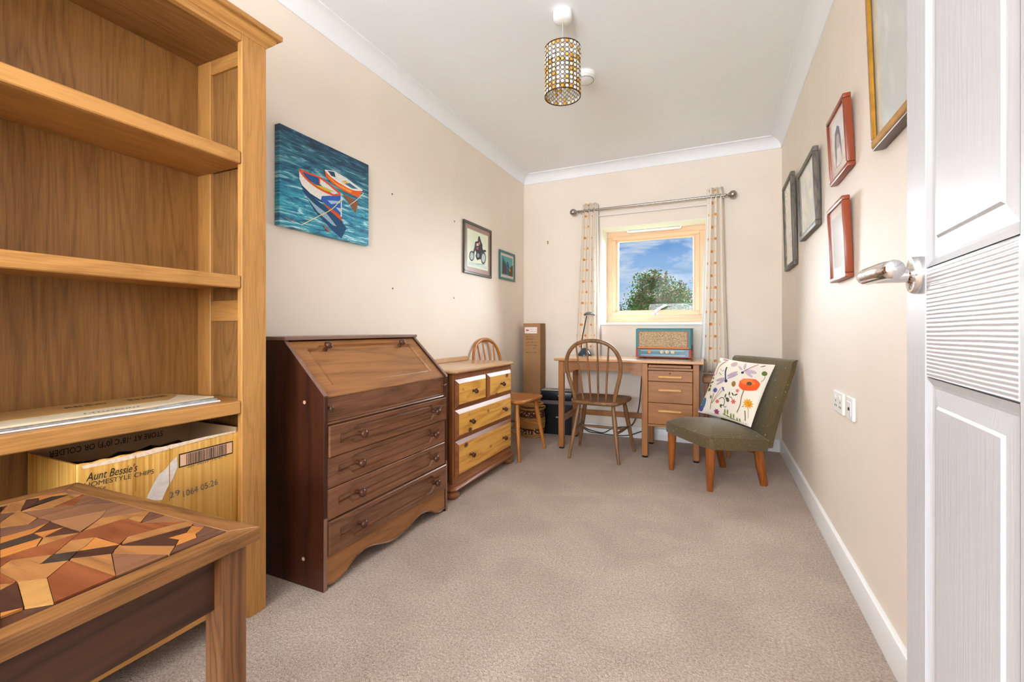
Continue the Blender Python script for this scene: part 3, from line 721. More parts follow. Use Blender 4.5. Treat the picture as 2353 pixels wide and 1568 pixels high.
# inlay pieces traced from the picture: A, B, C are crops of it
ZA = lambda x, y: (x / 7.127, 1100 + y / 7.127)
ZB = lambda x, y: (280 + x / 6.27, 1100 + y / 6.27)
ZCc = lambda x, y: (x / 7.127, 1270 + y / 7.127)
A_, B_, C_ = ZA, ZB, ZCc
INL = [
 ('T', [A_(0,372), A_(370,325), A_(338,528), A_(0,570)]),
 ('D', [A_(375,330), A_(632,315), A_(632,362), A_(500,457), A_(345,524)]),
 ('O', [A_(420,318), A_(620,268), A_(1080,230), A_(1135,260), A_(860,290), A_(640,357), A_(632,313)]),
 ('K', [A_(634,364), A_(860,292), A_(1132,262), A_(502,459)]),
 ('T', [A_(350,534), A_(1135,266), A_(1450,234), A_(1050,395), A_(880,466), A_(392,538)]),
 ('R', [A_(1450,240), A_(1210,436), A_(882,470), A_(1052,397)]),
 ('B', [A_(0,362), A_(600,242), A_(1080,142), A_(1200,150), A_(1440,226), A_(1132,257), A_(1080,228), A_(620,265), A_(420,314), A_(370,322)]),
 ('B', [A_(1454,240), A_(1740,300), A_(1430,385), A_(1215,434)]),
 ('P', [A_(1432,386), A_(1742,301), A_(2010,368), A_(1600,415), A_(1215,440)]),
 ('B', [A_(394,542), A_(882,474), A_(1210,443), A_(2012,374), A_(2090,385), A_(1750,515), A_(832,690), A_(622,640)]),
 ('B2', [A_(834,694), A_(1750,518), A_(1640,650), A_(1320,868), A_(1062,790)]),
 ('T', [A_(1352,868), A_(1642,652), B_(400,457), B_(82,578), B_(0,586)]),
 ('B', [A_(1643,648), A_(1752,516), A_(2092,386), B_(60,345), B_(480,447), B_(400,454)]),
 ('T', [B_(84,580), B_(402,457), B_(488,447), B_(270,628)]),
 ('P', [B_(492,447), B_(720,494), B_(480,572), B_(274,638)]),
 ('B2', [B_(278,640), B_(482,576), B_(722,497), B_(1090,565), B_(1070,576)]),
 ('R', [A_(1318,886), A_(1352,874), B_(2,590), B_(82,582), B_(268,634), B_(280,643), B_(1066,580), B_(740,663), B_(80,838), A_(1958,1072), A_(1640,968), A_(1560,957), A_(1152,1013)]),
 ('R', [A_(0,1312), A_(600,1118), A_(1312,888), A_(1150,1015), A_(890,1232), A_(860,1243), A_(165,1338), A_(0,1452)]),
 ('T', [A_(1154,1017), A_(1556,961), A_(1398,1110), A_(1288,1178), A_(894,1233)]),
 ('O', [A_(1562,961), A_(1952,1078), A_(1294,1177), A_(1402,1111)]),
 ('K', [A_(864,1247), A_(892,1238), A_(1280,1186), A_(1130,1330), A_(692,1388)]),
 ('D', [A_(1296,1182), A_(1952,1082), A_(1868,1168), A_(1842,1214), A_(1162,1308)]),
 ('T', [A_(0,1456), A_(170,1340), A_(858,1250), A_(690,1385), A_(600,1428), A_(0,1478)]),
 ('P', [A_(0,815), A_(470,752), A_(630,650), A_(815,707), A_(560,815), A_(0,960)]),
 ('T', [A_(0,720), A_(252,552), A_(338,532), A_(612,645), A_(470,748), A_(0,808)]),
 ('P', [A_(0,576), A_(248,552), A_(0,714)]),
 ('O', [A_(0,966), A_(560,818), A_(808,714), A_(550,893), A_(0,1065)]),
 ('D', [A_(814,716), A_(1048,795), A_(562,890)]),
 ('O', [A_(560,897), A_(1050,799), A_(740,950), A_(692,955)]),
 ('D', [A_(1060,799), A_(1308,880), A_(744,953)]),
 ('K', [A_(0,1070), A_(545,902), A_(688,960), A_(0,1165)]),
 ('O', [A_(0,1174), A_(690,965), A_(600,1112), A_(0,1304)]),
 ('T', [A_(716,966), A_(1310,885), A_(604,1114)]),
 ('T', [C_(0,268), C_(600,192), C_(690,187), C_(1118,132), C_(768,416), C_(290,476), C_(0,332)]),
 ('T2', [C_(292,482), C_(770,420), C_(878,820), C_(402,900)]),
 ('R', [C_(774,422), C_(1120,137), C_(1888,390), C_(884,818)]),
 ('T', [C_(1142,130), C_(1160,102), C_(1824,22), C_(1893,383)]),
 ('B', [A_(1836,1226), B_(0,1086), B_(660,1096), B_(0,1368), C_(1900,388)]),
 ('T', [A_(1870,1172), A_(1962,1082), B_(0,966), B_(768,970), B_(690,1090), B_(0,1082), A_(1846,1222)]),
 ('D', [B_(4,950), B_(1008,682), B_(930,778), B_(660,853), B_(818,880), B_(768,966)]),
 ('T', [B_(0,932), B_(80,842), B_(740,667), B_(1080,577), B_(1035,645), B_(1008,678), B_(0,946)]),
 ('B', [B_(1084,582), B_(1296,635), B_(1186,702), B_(1032,668)]),
 ('O', [B_(1012,682), B_(1184,706), B_(1065,798), B_(932,776)]),
 ('O', [B_(664,856), B_(930,781), B_(1063,802), B_(1083,850), B_(775,968), B_(822,880)]),
 ('P', [B_(1068,796), B_(1188,706), B_(1300,640), B_(1638,700), B_(1086,848)]),
 ('P', [B_(778,971), B_(1087,852), B_(1640,706), B_(694,1090)]),
 ('R', [C_(0,336), C_(258,470), C_(0,518)]), ('T', [C_(0,522), C_(250,490), C_(0,620)]),
 ('D', [C_(0,642), C_(272,490), C_(390,900), C_(0,968)]), ('O', [C_(0,990), C_(380,906), C_(0,1058)]),
]
IM = {'T': ('6E4628', 'A27040'), 'O': ('864E22', 'B4763C'), 'R': ('562816', '864C2C'), 'B': ('553624', '805840'), 'B2': ('62402A', '8E6444'),
      'P': ('3E261C', '664638'), 'D': ('2A1814', '4A2C22'), 'K': ('1C1614', '3C322C'), 'T2': ('86602F', 'AE824C')}
IW = {k: wood('inlay_' + k.lower(), a, b_, 'x' if k in 'TRDK' else 'y', rough=.36, ring=5, sc=16, contrast=.45) for k, (a, b_) in IM.items()}
rr = random.Random(3)
x0_, x1_, y0_, y1_ = bw + .0006, TW - bw - .0006, -TD + bw + .0006, -bw - .0006
def piece(pts, key):
    pts = [(min(max(p[0], x0_), x1_), min(max(p[1], y0_), y1_)) for p in pts]
    cxx = sum(p[0] for p in pts) / len(pts); cyy = sum(p[1] for p in pts) / len(pts)
    q = []
    for p in pts:
        d = math.hypot(p[0] - cxx, p[1] - cyy)
        k = max(.5, 1 - .0005 / max(d, 1e-4)); q.append((cxx + (p[0] - cxx) * k, cyy + (p[1] - cyy) * k))
    out = [q[0]]
    for p in q[1:]:
        if math.hypot(p[0] - out[-1][0], p[1] - out[-1][1]) > 2e-4: out.append(p)
    if len(out) < 3: return
    part('inlay_piece', prism(B(), out, 2, TZ - .003, TZ + rr.uniform(-.0003, .0002)), IW[key], tb)
for key, pts in INL: piece([loc(*p)[:2] for p in pts], key)
# the part of the top beyond the picture's edge: more pieces of the same kind
lim = lambda y: loc(0, 1500).x + (y - loc(0, 1500).y) * ((loc(0, 1100).x - loc(0, 1500).x) / (loc(0, 1100).y - loc(0, 1500).y)) - .0004
def clip(poly):
    out = []
    f_ = lambda p: lim(p[1]) - p[0]        # inside (>=0) = left of the line through the frame edge
    for i in range(len(poly)):
        a, b_ = poly[i], poly[(i + 1) % len(poly)]; fa, fb = f_(a), f_(b_)
        if fa >= 0: out.append(a)
        if (fa >= 0) != (fb >= 0):
            t = fa / (fa - fb); out.append((a[0] + (b_[0] - a[0]) * t, a[1] + (b_[1] - a[1]) * t))
    return out
nx, ny = 7, 5; G = {}
for i in range(nx + 1):
    for j in range(ny + 1):
        G[i, j] = (x0_ + (x1_ - x0_) * min(max((i + (rr.uniform(-.35, .35) if 0 < i < nx else 0)) / nx, 0), 1), y0_ + (y1_ - y0_) * min(max((j + (rr.uniform(-.35, .35) if 0 < j < ny else 0)) / ny, 0), 1))
for i in range(nx):
    for j in range(ny):
        q = [G[i, j], G[i + 1, j], G[i + 1, j + 1], G[i, j + 1]]
        for tri in ((q[0], q[1], q[2]), (q[0], q[2], q[3])):
            c = clip(list(tri))
            if len(c) > 2: piece(c, rr.choice(list(IW)))
# ------------------------------------------------------------------ panel fronts with a recessed outline
def offset2(pts, d):
    n = len(pts); out = []
    ar = sum(pts[i][0] * pts[(i + 1) % n][1] - pts[(i + 1) % n][0] * pts[i][1] for i in range(n))
    sg = 1 if ar > 0 else -1
    for i in range(n):
        p0, p1, p2 = (Vector(pts[i - 1]), Vector(pts[i]), Vector(pts[(i + 1) % n]))
        e1 = (p1 - p0).normalized(); e2 = (p2 - p1).normalized()
        n1 = Vector((-e1.y, e1.x)) * sg; n2 = Vector((-e2.y, e2.x)) * sg
        m = (n1 + n2); m = m / max(.4, m.dot(n1)) if m.length > 1e-6 else n1
        out.append(tuple(p1 + m * d))
    return out
def recess_front(a0, a1, b0, b1, inner, depth, shrink, thick, M, rim=.003):
    """board in local (a,b,h): front at h=0, a recessed field inside the outline; M maps to world"""
    bm = B()
    outer = [(a0 + rim, b0 + rim), (a1 - rim, b0 + rim), (a1 - rim, b1 - rim), (a0 + rim, b1 - rim)]
    mid = offset2(inner, shrink * .35); low = offset2(inner, shrink)
    mk = lambda pts, h: [bm.verts.new((p[0], p[1], h)) for p in pts]
    vo, vi = mk(outer, 0), mk(inner, 0)
    es = [bm.edges.new((v[i], v[(i + 1) % len(v)])) for v in (vo, vi) for i in range(len(v))]
    bmesh.ops.triangle_fill(bm, edges=es, use_beauty=True)
    vm, vl = mk(mid, -depth), mk(low, -depth * .75)
    for r0, r1 in ((vi, vm), (vm, vl)):
        for i in range(len(r0)): bm.faces.new((r0[i], r0[(i + 1) % len(r0)], r1[(i + 1) % len(r1)], r1[i]))
    bm.faces.new(vl)
    vs = mk([(a0, b0), (a1, b0), (a1, b1), (a0, b1)], -rim); vb = mk([(a0, b0), (a1, b0), (a1, b1), (a0, b1)], -thick)
    for r0, r1 in ((vo, vs), (vs, vb)):
        for i in range(4): bm.faces.new((r0[i], r0[(i + 1) % 4], r1[(i + 1) % 4], r1[i]))
    bm.faces.new(vb[::-1])
    bmesh.ops.transform(bm, matrix=M, verts=bm.verts[:])
    return bm
def stepped(a0, a1, b0, b1, ea, sa, sb, r=.006):
    """outline that narrows towards both ends: ea end inset, sa length of narrow part, sb narrowing"""
    L_, R_ = a0 + ea, a1 - ea
    return [(L_, b0 + sb + r), (L_ + r, b0 + sb), (L_ + sa, b0 + sb), (L_ + sa + .012, b0 + sb * .35), (L_ + sa + .022, b0), (R_ - sa - .022, b0), (R_ - sa - .012, b0 + sb * .35), (R_ - sa, b0 + sb), (R_ - r, b0 + sb), (R_, b0 + sb + r),
            (R_, b1 - sb - r), (R_ - r, b1 - sb), (R_ - sa, b1 - sb), (R_ - sa - .012, b1 - sb * .35), (R_ - sa - .022, b1), (L_ + sa + .022, b1), (L_ + sa + .012, b1 - sb * .35), (L_ + sa, b1 - sb), (L_ + r, b1 - sb), (L_, b1 - sb - r)]
def frontM(x):   # local (a,b,h) -> world (x+h, a, b): a along y, b up, facing +x
    return Matrix(((0, 0, 1, x), (1, 0, 0, 0), (0, 1, 0, 0), (0, 0, 0, 1)))
KNOB = [(0, 0), (.0085, 0), (.0085, .004), (.006, .009), (.0065, .014), (.0135, .020), (.0158, .026), (.0145, .032), (.008, .0365), (0, .0375)]
def knob(p, d, s, mat, par, flatten=1.0):
    M = along(p, d) @ Matrix.Diagonal((s, s * flatten, s, 1))
    return part('knob', lathe(B(), KNOB, M, 18), mat, par, world=True, smooth=.9)

# ------------------------------------------------------------------ bureau
UY0, UY1, UXF, UXB = 1.176, 1.987, -1.286, -1.700
bu = thing('bureau', 'dark brown oak bureau with sloping fall front and four drawers', 'bureau', ((UXF + UXB) / 2, (UY0 + UY1) / 2, 0))
def up_(n, bm, m, par=None, **k): return part(n, bm, m, par or bu, world=True, **k)
prof = [(UXB, 0), (UXF + .0, 0), (UXF + .004, .703), (UXF + .001, .709), (-1.492, .906), (UXB, .906)]
M_UE = wood('brown_oak_edge', '6A4A3C', '8E6C5C', 'z', rough=.35, ring=6, sc=10, contrast=.3)
for y0, y1 in ((UY0, UY0 + .018), (UY1 - .018, UY1)):
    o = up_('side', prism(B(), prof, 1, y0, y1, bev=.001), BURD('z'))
    bm = B(); box(bm, UXF - .001, UXF + .0015, y0 + .001, y1 - .001, .002, .704)
    part('edge_strip', bm, M_UE, o, world=True)
    d = Vector((-1.492 - UXF - .002, 0, .906 - .708)); Ld = d.length
    bm = B(); q = [Vector((UXF + .0035, y0 + .001, .707)), Vector((UXF + .0035, y1 - .001, .707)), Vector((-1.4925, y1 - .001, .9065)), Vector((-1.4925, y0 + .001, .9065))]
    flat_poly(bm, q, (.69, 0, .72), .0016); part('edge_strip', bm, M_UE, o, world=True)
up_('top_board', bx(UXB, -1.480, UY0 - .003, UY1 + .003, .9065, .921, bev=.003, seg=2), wood('bureau_top', '6A4E44', '94766A', 'y', rough=.28, ring=6, sc=10, contrast=.3))
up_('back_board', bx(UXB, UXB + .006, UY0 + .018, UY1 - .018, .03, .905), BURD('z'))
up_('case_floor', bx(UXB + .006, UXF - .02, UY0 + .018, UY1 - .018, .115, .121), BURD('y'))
# fall front: lies in the slope, local a along y, b up the slope, h outward
p0 = Vector((UXF - .004, 0, .7015)); p1 = Vector((-1.4965, 0, .9035)); sl = (p1 - p0); SL = sl.length; sl.normalize(); nn = Vector((-sl.z * -1, 0, -sl.x)).normalized()
nn = Vector((sl.z, 0, -sl.x)).normalized()
MF = Matrix(((0, sl.x, nn.x, p0.x), (1, 0, nn.y, 0), (0, sl.z, nn.z, p0.z), (0, 0, 0, 1)))
fa0, fa1 = UY0 + .0195, UY1 - .0195
inn = [(fa0 + .062, .048), (fa1 - .062, .048), (fa1 - .062, SL - .050), (fa1 - .068, SL - .044), (fa1 - .11, SL - .044), (fa1 - .122, SL - .034), (fa1 - .132, SL - .028),
       (fa0 + .132, SL - .028), (fa0 + .122, SL - .034), (fa0 + .11, SL - .044), (fa0 + .068, SL - .044), (fa0 + .062, SL - .050)]
ff = up_('fall_front', recess_front(fa0, fa1, 0, SL, inn, .009, .012, .018, MF), BURF('y'))
for y, b_ in ((1.345, SL - .052), (1.815, SL - .052)):
    p = MF @ Vector((y, b_, -.003)); knob(p, nn, 1.12, KNW('x'), ff)
# loper rail
up_('loper_rail', bx(UXF - .022, UXF - .008, UY0 + .019, UY1 - .019, .616, .697, bev=.001), BUR('y'))
up_('bead_moulding', prism(B(), [(UXF - .022, .598), (UXF - .004, .598), (UXF - .001, .603), (UXF - .004, .608), (UXF + .001, .612), (UXF - .006, .617), (UXF - .022, .617)], 1, UY0 + .019, UY1 - .019), BUR('y'), smooth=.7)
for y in (UY0 + .030, UY1 - .030): knob((UXF - .008, y, .660), (1, 0, 0), .62, KNW('x'), bu)
up_('hinge', bx(UXF - .012, UXF - .004, 1.262, 1.305, .6985, .7005), M_STEEL); up_('hinge', bx(UXF - .012, UXF - .004, 1.86, 1.903, .6985, .7005), M_STEEL)
for i, (z0, z1) in enumerate(((.482, .596), (.366, .4795), (.250, .3635), (.123, .2475))):
    y0, y1 = UY0 + .0205, UY1 - .0205
    xf = UXF + (.010 if i in (0, 3) else .001)
    d = up_('drawer', recess_front(y0, y1, z0, z1, stepped(y0, y1, z0 + .020, z1 - .018, .048, .062, .020), .0105, .013, .022, frontM(xf)), BUR('y'))
    for y in (y0 + .150, y1 - .112): knob((xf - .005, y, (z0 + z1) / 2 + .002), (1, 0, 0), 1.08, KNW('x'), d)
zs = [(1.196, .016), (1.24, .011), (1.28, .022), (1.324, .049), (1.385, .063), (1.448, .052), (1.52, .030), (1.58, .024), (1.64, .030), (1.712, .052), (1.777, .060), (1.838, .047), (1.883, .022), (1.92, .012), (1.966, .016)]
pz = [(p.x, p.y) for p in smooth_path([(a, b_, 0) for a, b_ in zs], 4)]
ap = up_('apron', prism(B(), pz + [(1.966, .1215), (1.196, .1215)], 0, UXF - .018, UXF - .002), BURF('y'))
part('apron_bead', tube(B(), [(UXF - .002, a, b_ + .003) for a, b_ in pz], .0035, 8), BUR('y'), ap, world=True, smooth=1.2)
for x, z in ((-1.380, .680), (-1.386, .102)):
    up_('dowel_cap', lathe(B(), [(0, 0), (.007, 0), (.007, .0012), (0, .0016)], along((x, UY0, z), (0, -1, 0)), 14), plain('pale_dowel', 'B89078', .5))

# ------------------------------------------------------------------ pine chest of drawers
HXF, HXB, HY0, HY1 = -1.332, -1.690, 2.116, 2.888
ch = thing('chest_of_drawers', 'small honey pine chest of drawers on bun feet beside bureau', 'chest of drawers', ((HXF + HXB) / 2, (HY0 + HY1) / 2, 0))
def hp_(n, bm, m, par=None, **k): return part(n, bm, m, par or ch, world=True, **k)
def plan(o, c):   # plan outline with clipped front corners
    return [(HXB, HY0 - o), (HXF + o - c, HY0 - o), (HXF + o, HY0 - o + c), (HXF + o, HY1 + o - c), (HXF + o - c, HY1 + o), (HXB, HY1 + o)]
def stackplan(prof, c):
    bm = B(); R = [[bm.verts.new((x, y, z)) for x, y in plan(o, c)] for o, z in prof]
    for a, b_ in zip(R, R[1:]):
        for k in range(6): bm.faces.new((a[k], a[(k + 1) % 6], b_[(k + 1) % 6], b_[k]))
    bm.faces.new(R[0][::-1]); bm.faces.new(R[-1]); return bm
hp_('carcass', stackplan([(-.022, .082), (-.022, .699)], .012), PINED('z'))
for y0, y1 in ((HY0, HY0 + .016), (HY1 - .016, HY1)):
    hp_('corner_post', bx(HXF - .03, HXF, y0, y1, .085, .699, bev=.003), PINED('z'))
for z0, z1 in ((.666, .699), (.494, .503), (.320, .328), (.085, .110)):
    hp_('front_rail', bx(HXF - .022, HXF - .001, HY0 + .0165, HY1 - .0165, z0, z1), PINED('y'))
hp_('top_board', stackplan([(.010, .699), (.022, .702), (.026, .708), (.026, .713), (.018, .719), (.012, .721)], .035), wood('chest_top', 'A87A4E', 'CFA87C', 'y', rough=.22, ring=6, sc=8, contrast=.3, coat=.4), smooth=.5)
hp_('gallery', prism(B(), [(HY0 + .0, .7212), (HY1 - .02, .7212), (HY1 - .02, .742), (HY1 - .03, .752), (HY0 + .01, .752), (HY0, .742)], 0, HXB, HXB + .018, bev=.003), wood('chest_top', 'A87A4E', 'CFA87C', 'y'))
hp_('plinth', stackplan([(-.01, .046), (.006, .046), (.020, .050), (.024, .058), (.018, .066), (.012, .070), (.010, .080), (-.004, .086)], .02), PINED('y'), smooth=.5)
for x, y in ((HXF - .026, HY0 + .026), (HXF - .026, HY1 - .026), (HXB + .05, HY0 + .03), (HXB + .05, HY1 - .03)):
    hp_('bun_foot', lathe(B(), [(0, 0), (.026, 0), (.040, .006), (.046, .018), (.044, .030), (.034, .040), (.026, .0455), (0, .0455)], Matrix.Translation((x, y, 0)), 24), PINED('x'), smooth=1.0)
def pyr(y0, y1, z0, z1, e=.022, h=.020):
    bm = B(); x = HXF - .004
    R = [[bm.verts.new(p) for p in ((x, y0, z0), (x, y1, z0), (x, y1, z1), (x, y0, z1))],
         [bm.verts.new(p) for p in ((x + .006, y0, z0), (x + .006, y1, z0), (x + .006, y1, z1), (x + .006, y0, z1))],
         [bm.verts.new(p) for p in ((x + h, y0 + e, z0 + e), (x + h, y1 - e, z0 + e), (x + h, y1 - e, z1 - e), (x + h, y0 + e, z1 - e))]]
    for a, b_ in zip(R, R[1:]):
        for k in range(4): bm.faces.new((a[k], a[(k + 1) % 4], b_[(k + 1) % 4], b_[k])).material_index = 0
    f = bm.faces.new(R[2]); f.material_index = 1; bm.faces.new(R[0][::-1]).material_index = 0
    return bm
yA, yB_ = HY0 + .018, HY1 - .018; ym = (yA + yB_) / 2 + .002
M_PD = [PINED('y'), PINE('y')]
for y0, y1, z0, z1, ks in ((yA, ym - .008, .503, .665, (.5,)), (ym + .008, yB_, .503, .665, (.5,)), (yA, yB_, .328, .493, (.2, .8)), (yA, yB_, .111, .319, (.2, .8))):
    d = hp_('drawer', pyr(y0, y1, z0, z1), M_PD)
    for k in ks: knob((HXF + .014, y0 + (y1 - y0) * k, (z0 + z1) / 2), (1, 0, 0), 1.0, KNW('x'), d)
hp_('corner_divider', bx(HXF - .022, HXF - .001, ym - .007, ym + .007, .5035, .6655), PINED('z'))

# ------------------------------------------------------------------ hoop-back chairs (front of the chair is +y)
def windsor(name, label, loc, rz, W):
    t = thing(name, label, 'chair', loc, rz, 'wooden hoop-back chairs')
    SZ = .432
    out = smooth_path([(-.150, -.205, 0), (-.185, -.14, 0), (-.205, 0, 0), (-.212, .12, 0), (-.185, .185, 0), (-.10, .205, 0), (0, .208, 0), (.10, .205, 0), (.185, .185, 0), (.212, .12, 0), (.205, 0, 0), (.185, -.14, 0), (.150, -.205, 0), (0, -.222, 0), (-.150, -.205, 0)], 4)[:-1]
    bm = B(); R = []
    for k, z in ((.86, SZ - .032), (.95, SZ - .027), (.995, SZ - .018), (1.0, SZ - .010), (.985, SZ - .003), (.955, SZ)):
        R.append([bm.verts.new((p.x * k, p.y * k, z)) for p in out])
    for k, dz in ((.8, -.004), (.55, -.011), (.25, -.013)):
        R.append([bm.verts.new((p.x * k, p.y * k + .008, SZ + dz)) for p in out])
    n = len(out)
    for a, b_ in zip(R, R[1:]):
        for i in range(n): bm.faces.new((a[i], a[(i + 1) % n], b_[(i + 1) % n], b_[i]))
    bm.faces.new(R[0][::-1]); bm.faces.new(R[-1])
    part('seat', bm, W('y'), t, smooth=1.0)
    def legp(k, x0, y0, x1, y1):
        a = Vector((x0, y0, SZ - .03)); b_ = Vector((x1, y1, 0)); prf = ((0, .0125), (.12, .0155), (.3, .018), (.55, .016), (1, .0105))
        part('leg', tube(B(), [a.lerp(b_, q) for q, _ in prf], [r for _, r in prf], 12), W('z'), t, smooth=1.0)
        return lambda q: a.lerp(b_, q)
    Lr = {}
    for s_ in (-1, 1):
        Lr['f', s_] = legp(0, s_ * .150, .135, s_ * .218, .190); Lr['b', s_] = legp(1, s_ * .125, -.125, s_ * .182, -.200)
    for s_ in (-1, 1):
        a, b_ = Lr['f', s_](.50), Lr['b', s_](.50); m = (a + b_) / 2
        part('stretcher', tube(B(), [a, a.lerp(b_, .25), m, a.lerp(b_, .75), b_], [.007, .0095, .012, .0095, .007], 10), W('y'), t, smooth=1.0)
    a = (Lr['f', -1](.5) * .62 + Lr['b', -1](.5) * .38); b_ = (Lr['f', 1](.5) * .62 + Lr['b', 1](.5) * .38)
    part('stretcher', tube(B(), [a, a.lerp(b_, .25), a.lerp(b_, .5), a.lerp(b_, .75), b_], [.007, .0095, .011, .0095, .007], 10), W('x'), t, smooth=1.0)
    ly = lambda z: -.165 - .07 * (z - SZ) / .43
    hp = [(-.140, SZ - .012), (-.158, .50), (-.182, .59), (-.197, .67), (-.192, .735), (-.165, .795), (-.12, .838), (-.06, .861), (0, .867)]
    hp = hp + [(-x, z) for x, z in hp[-2::-1]]
    path = smooth_path([(x, ly(z), z) for x, z in hp], 4)
    part('hoop', tube(B(), path, .0145, 10, flat=.8, up=(0, 1, 0)), W('z'), t, smooth=1.2)
    def hoopz(x):
        best = min((p for p in path if p.z > .66), key=lambda p: abs(p.x - x)); return best.z
    for k in range(4):
        x0 = -.082 + k * .0547; x1 = -.118 + k * .0787; z1 = hoopz(x1) - .006
        part('spindle', tube(B(), [(x0, ly(SZ) + .004, SZ - .012), ((x0 * .6 + x1 * .4), ly(.6) + .003, .60), (x1, ly(z1), z1)], [.0068, .0078, .0058], 8), W('z'), t, smooth=1.2)
    return t
windsor('hoop_back_chair', 'brown hoop-back spindle chair pushed up to the oak desk', (-.803, 3.352, 0), math.radians(-.8), ELM)
windsor('hoop_back_chair', 'golden hoop-back spindle chair behind the pine chest of drawers', (-1.452, 3.138, 0), math.radians(-90 - 4), ELM2)

# ------------------------------------------------------------------ desk
dk = thing('desk', 'light oak kneehole desk with drawer pedestal under the window', 'desk', (-1.128, 3.412, 0), math.radians(1.6))
TH = .720; LG = .0215
def dp(n, bm, m, par=None, **k): return part(n, bm, m, par or dk, **k)
dp('desk_top', bx(-.052, 1.046, -.045, .472, TH - .022, TH, bev=.006, seg=3), wood('desk_top_oak', 'A06A3C', 'CC9862', 'x', rough=.2, ring=7, sc=9, contrast=.3, coat=.6))
M_BLK = plain('black_plastic', '15161A', .4)
for x, y in ((0, 0), (.643, 0), (.995, 0), (0, .425), (.643, .425), (.995, .425)):
    l = dp('leg', bx(x - LG, x + LG, y - LG, y + LG, .012, TH - .0225, bev=.004), DESK('z'))
    part('foot_glide', lathe(B(), [(0, 0), (.020, 0), (.022, .004), (.021, .012), (0, .012)], Matrix.Translation((x, y, 0)), 16), M_BLK, l, smooth=.8)
za = TH - .0225
dp('apron', prism(B(), [(LG, za), (LG, .600), (.055, .600), (.075, .604), (.11, .627), (.13, .630), (.51, .630), (.53, .627), (.565, .606), (.585, .602), (.643 - LG, .602), (.643 - LG, za)], 1, -.012, .008), DESK('x'))
dp('side_rail', bx(-.010, .010, LG, .425 - LG, .605, za), DESK('y'))
dp('side_rail', bx(-.010, .010, LG, .425 - LG, .205, .252, bev=.002), DESK('y'))
dp('back_rail', bx(LG, .643 - LG, .416, .434, .200, .245, bev=.002), DESK('x'))
dp('back_rail', bx(LG, .643 - LG, .416, .434, .60, za), DESK('x'))
px0, px1 = .643 + LG, .995 - LG
dp('pedestal_side', bx(.636, .652, LG, .425 - LG, .24, za), DESK('y')); dp('pedestal_side', bx(.988, 1.003, LG, .425 - LG, .24, za), DESK('y'))
dp('pedestal_back', bx(px0, px1, .418, .432, .24, za), DESK('x'))
dp('pedestal_floor', bx(px0, px1, -.010, .415, .234, .250), DESK('x'))
dp('writing_slide', bx(px0 + .004, px1 - .010, -.018, .30, .668, .688, bev=.003), DESK('x'))
dp('slide_rail', bx(px0, px1, -.012, .010, .649, .665), DESK('x'))
for i, (z0, z1) in enumerate(((.568, .645), (.411, .565), (.253, .408))):
    d = dp('drawer', bx(px0 + .002, px1 - .002, -.014, .41, z0, z1, bev=.0025), DESK('x'))
    zc = (z0 + z1) / 2 + (-.006 if i == 0 else (.016 if i == 1 else .020))
    part('drawer_pull', bx(px0 + .072, px1 - .072, -.030, -.0135, zc - .010, zc + .010, bev=.0078, seg=3), wood('pull_oak', 'B47C42', 'DCAA68', 'x'), d, smooth=1.0)
    if i == 0:
        part('keyhole', lathe(B(), [(0, 0), (.007, 0), (.007, .001), (0, .0012)], along(((px0 + px1) / 2, -.014, z1 - .018), (0, -1, 0)), 12), plain('brass_dark', '4A3418', .4, metal=.6), d)

# ------------------------------------------------------------------ radio on the desk
M_TEAL = plain('teal_leathercloth', '2E7F8A', .5, noise=.12, nscale=80, bump=.1); M_RED = plain('red_leathercloth', 'A8402E', .5, noise=.1, nscale=80, bump=.1)
M_OR = plain('orange_trim', 'E08A2A', .45); M_CREAM = plain('cream_bakelite', 'E2D6B4', .35)
rd = thing('table_radio', 'vintage teal and red valve radio with tan speaker cloth', 'radio', (-.384, 3.660, TH), math.radians(-3))
W2, RD, RH = .207, .155, .232
def rp(n, bm, m, par=None, **k): return part(n, bm, m, par or rd, **k)
zr = .076
rp('upper_case', bx(-W2, W2, 0, RD, zr, RH, bev=.004), M_TEAL); rp('lower_case', bx(-W2, W2, 0, RD, .006, zr - .0002, bev=.003), M_RED)
rp('lid', bx(-W2 + .010, W2 + .006, .004, RD - .002, RH, RH + .004), plain('dark_lid', '3C3A44', .4))
for x in (-.16, .16):
    for y in (.02, .13): rp('foot', lathe(B(), [(0, 0), (.012, 0), (.011, .006), (0, .006)], Matrix.Translation((x, y, 0)), 12), M_BLK)
def grill():
    m, nt, b = newmat('speaker_cloth'); N, L = nt.nodes, nt.links
    t = N.new('ShaderNodeTexCoord'); mp = N.new('ShaderNodeMapping'); mp.inputs['Scale'].default_value = (110, 1, 190); L.new(t.outputs['Object'], mp.inputs[0])
    n = N.new('ShaderNodeTexNoise'); n.inputs['Scale'].default_value = 1; n.inputs['Detail'].default_value = 4; n.inputs['Distortion'].default_value = 1; L.new(mp.outputs[0], n.inputs['Vector'])
    r = N.new('ShaderNodeValToRGB'); r.color_ramp.elements[0].position = .34; r.color_ramp.elements[0].color = lin('7A6248'); r.color_ramp.elements[1].position = .66; r.color_ramp.elements[1].color = lin('DCC8A4')
    L.new(n.outputs['Fac'], r.inputs[0]); L.new(r.outputs[0], b.inputs['Base Color']); b.inputs['Roughness'].default_value = .9
    bp = N.new('ShaderNodeBump'); bp.inputs['Strength'].default_value = .5; bp.inputs['Distance'].default_value = .002; L.new(n.outputs['Fac'], bp.inputs['Height']); L.new(bp.outputs[0], b.inputs['Normal']); return m
sp = rp('speaker_panel', bx(-W2 + .022, W2 - .020, -.002, .002, zr + .012, RH - .018), plain('terracotta_edge', 'A86A4A', .6))
part('speaker_cloth', bx(-W2 + .028, W2 - .030, -.004, .0, zr + .016, RH - .024), grill(), sp)
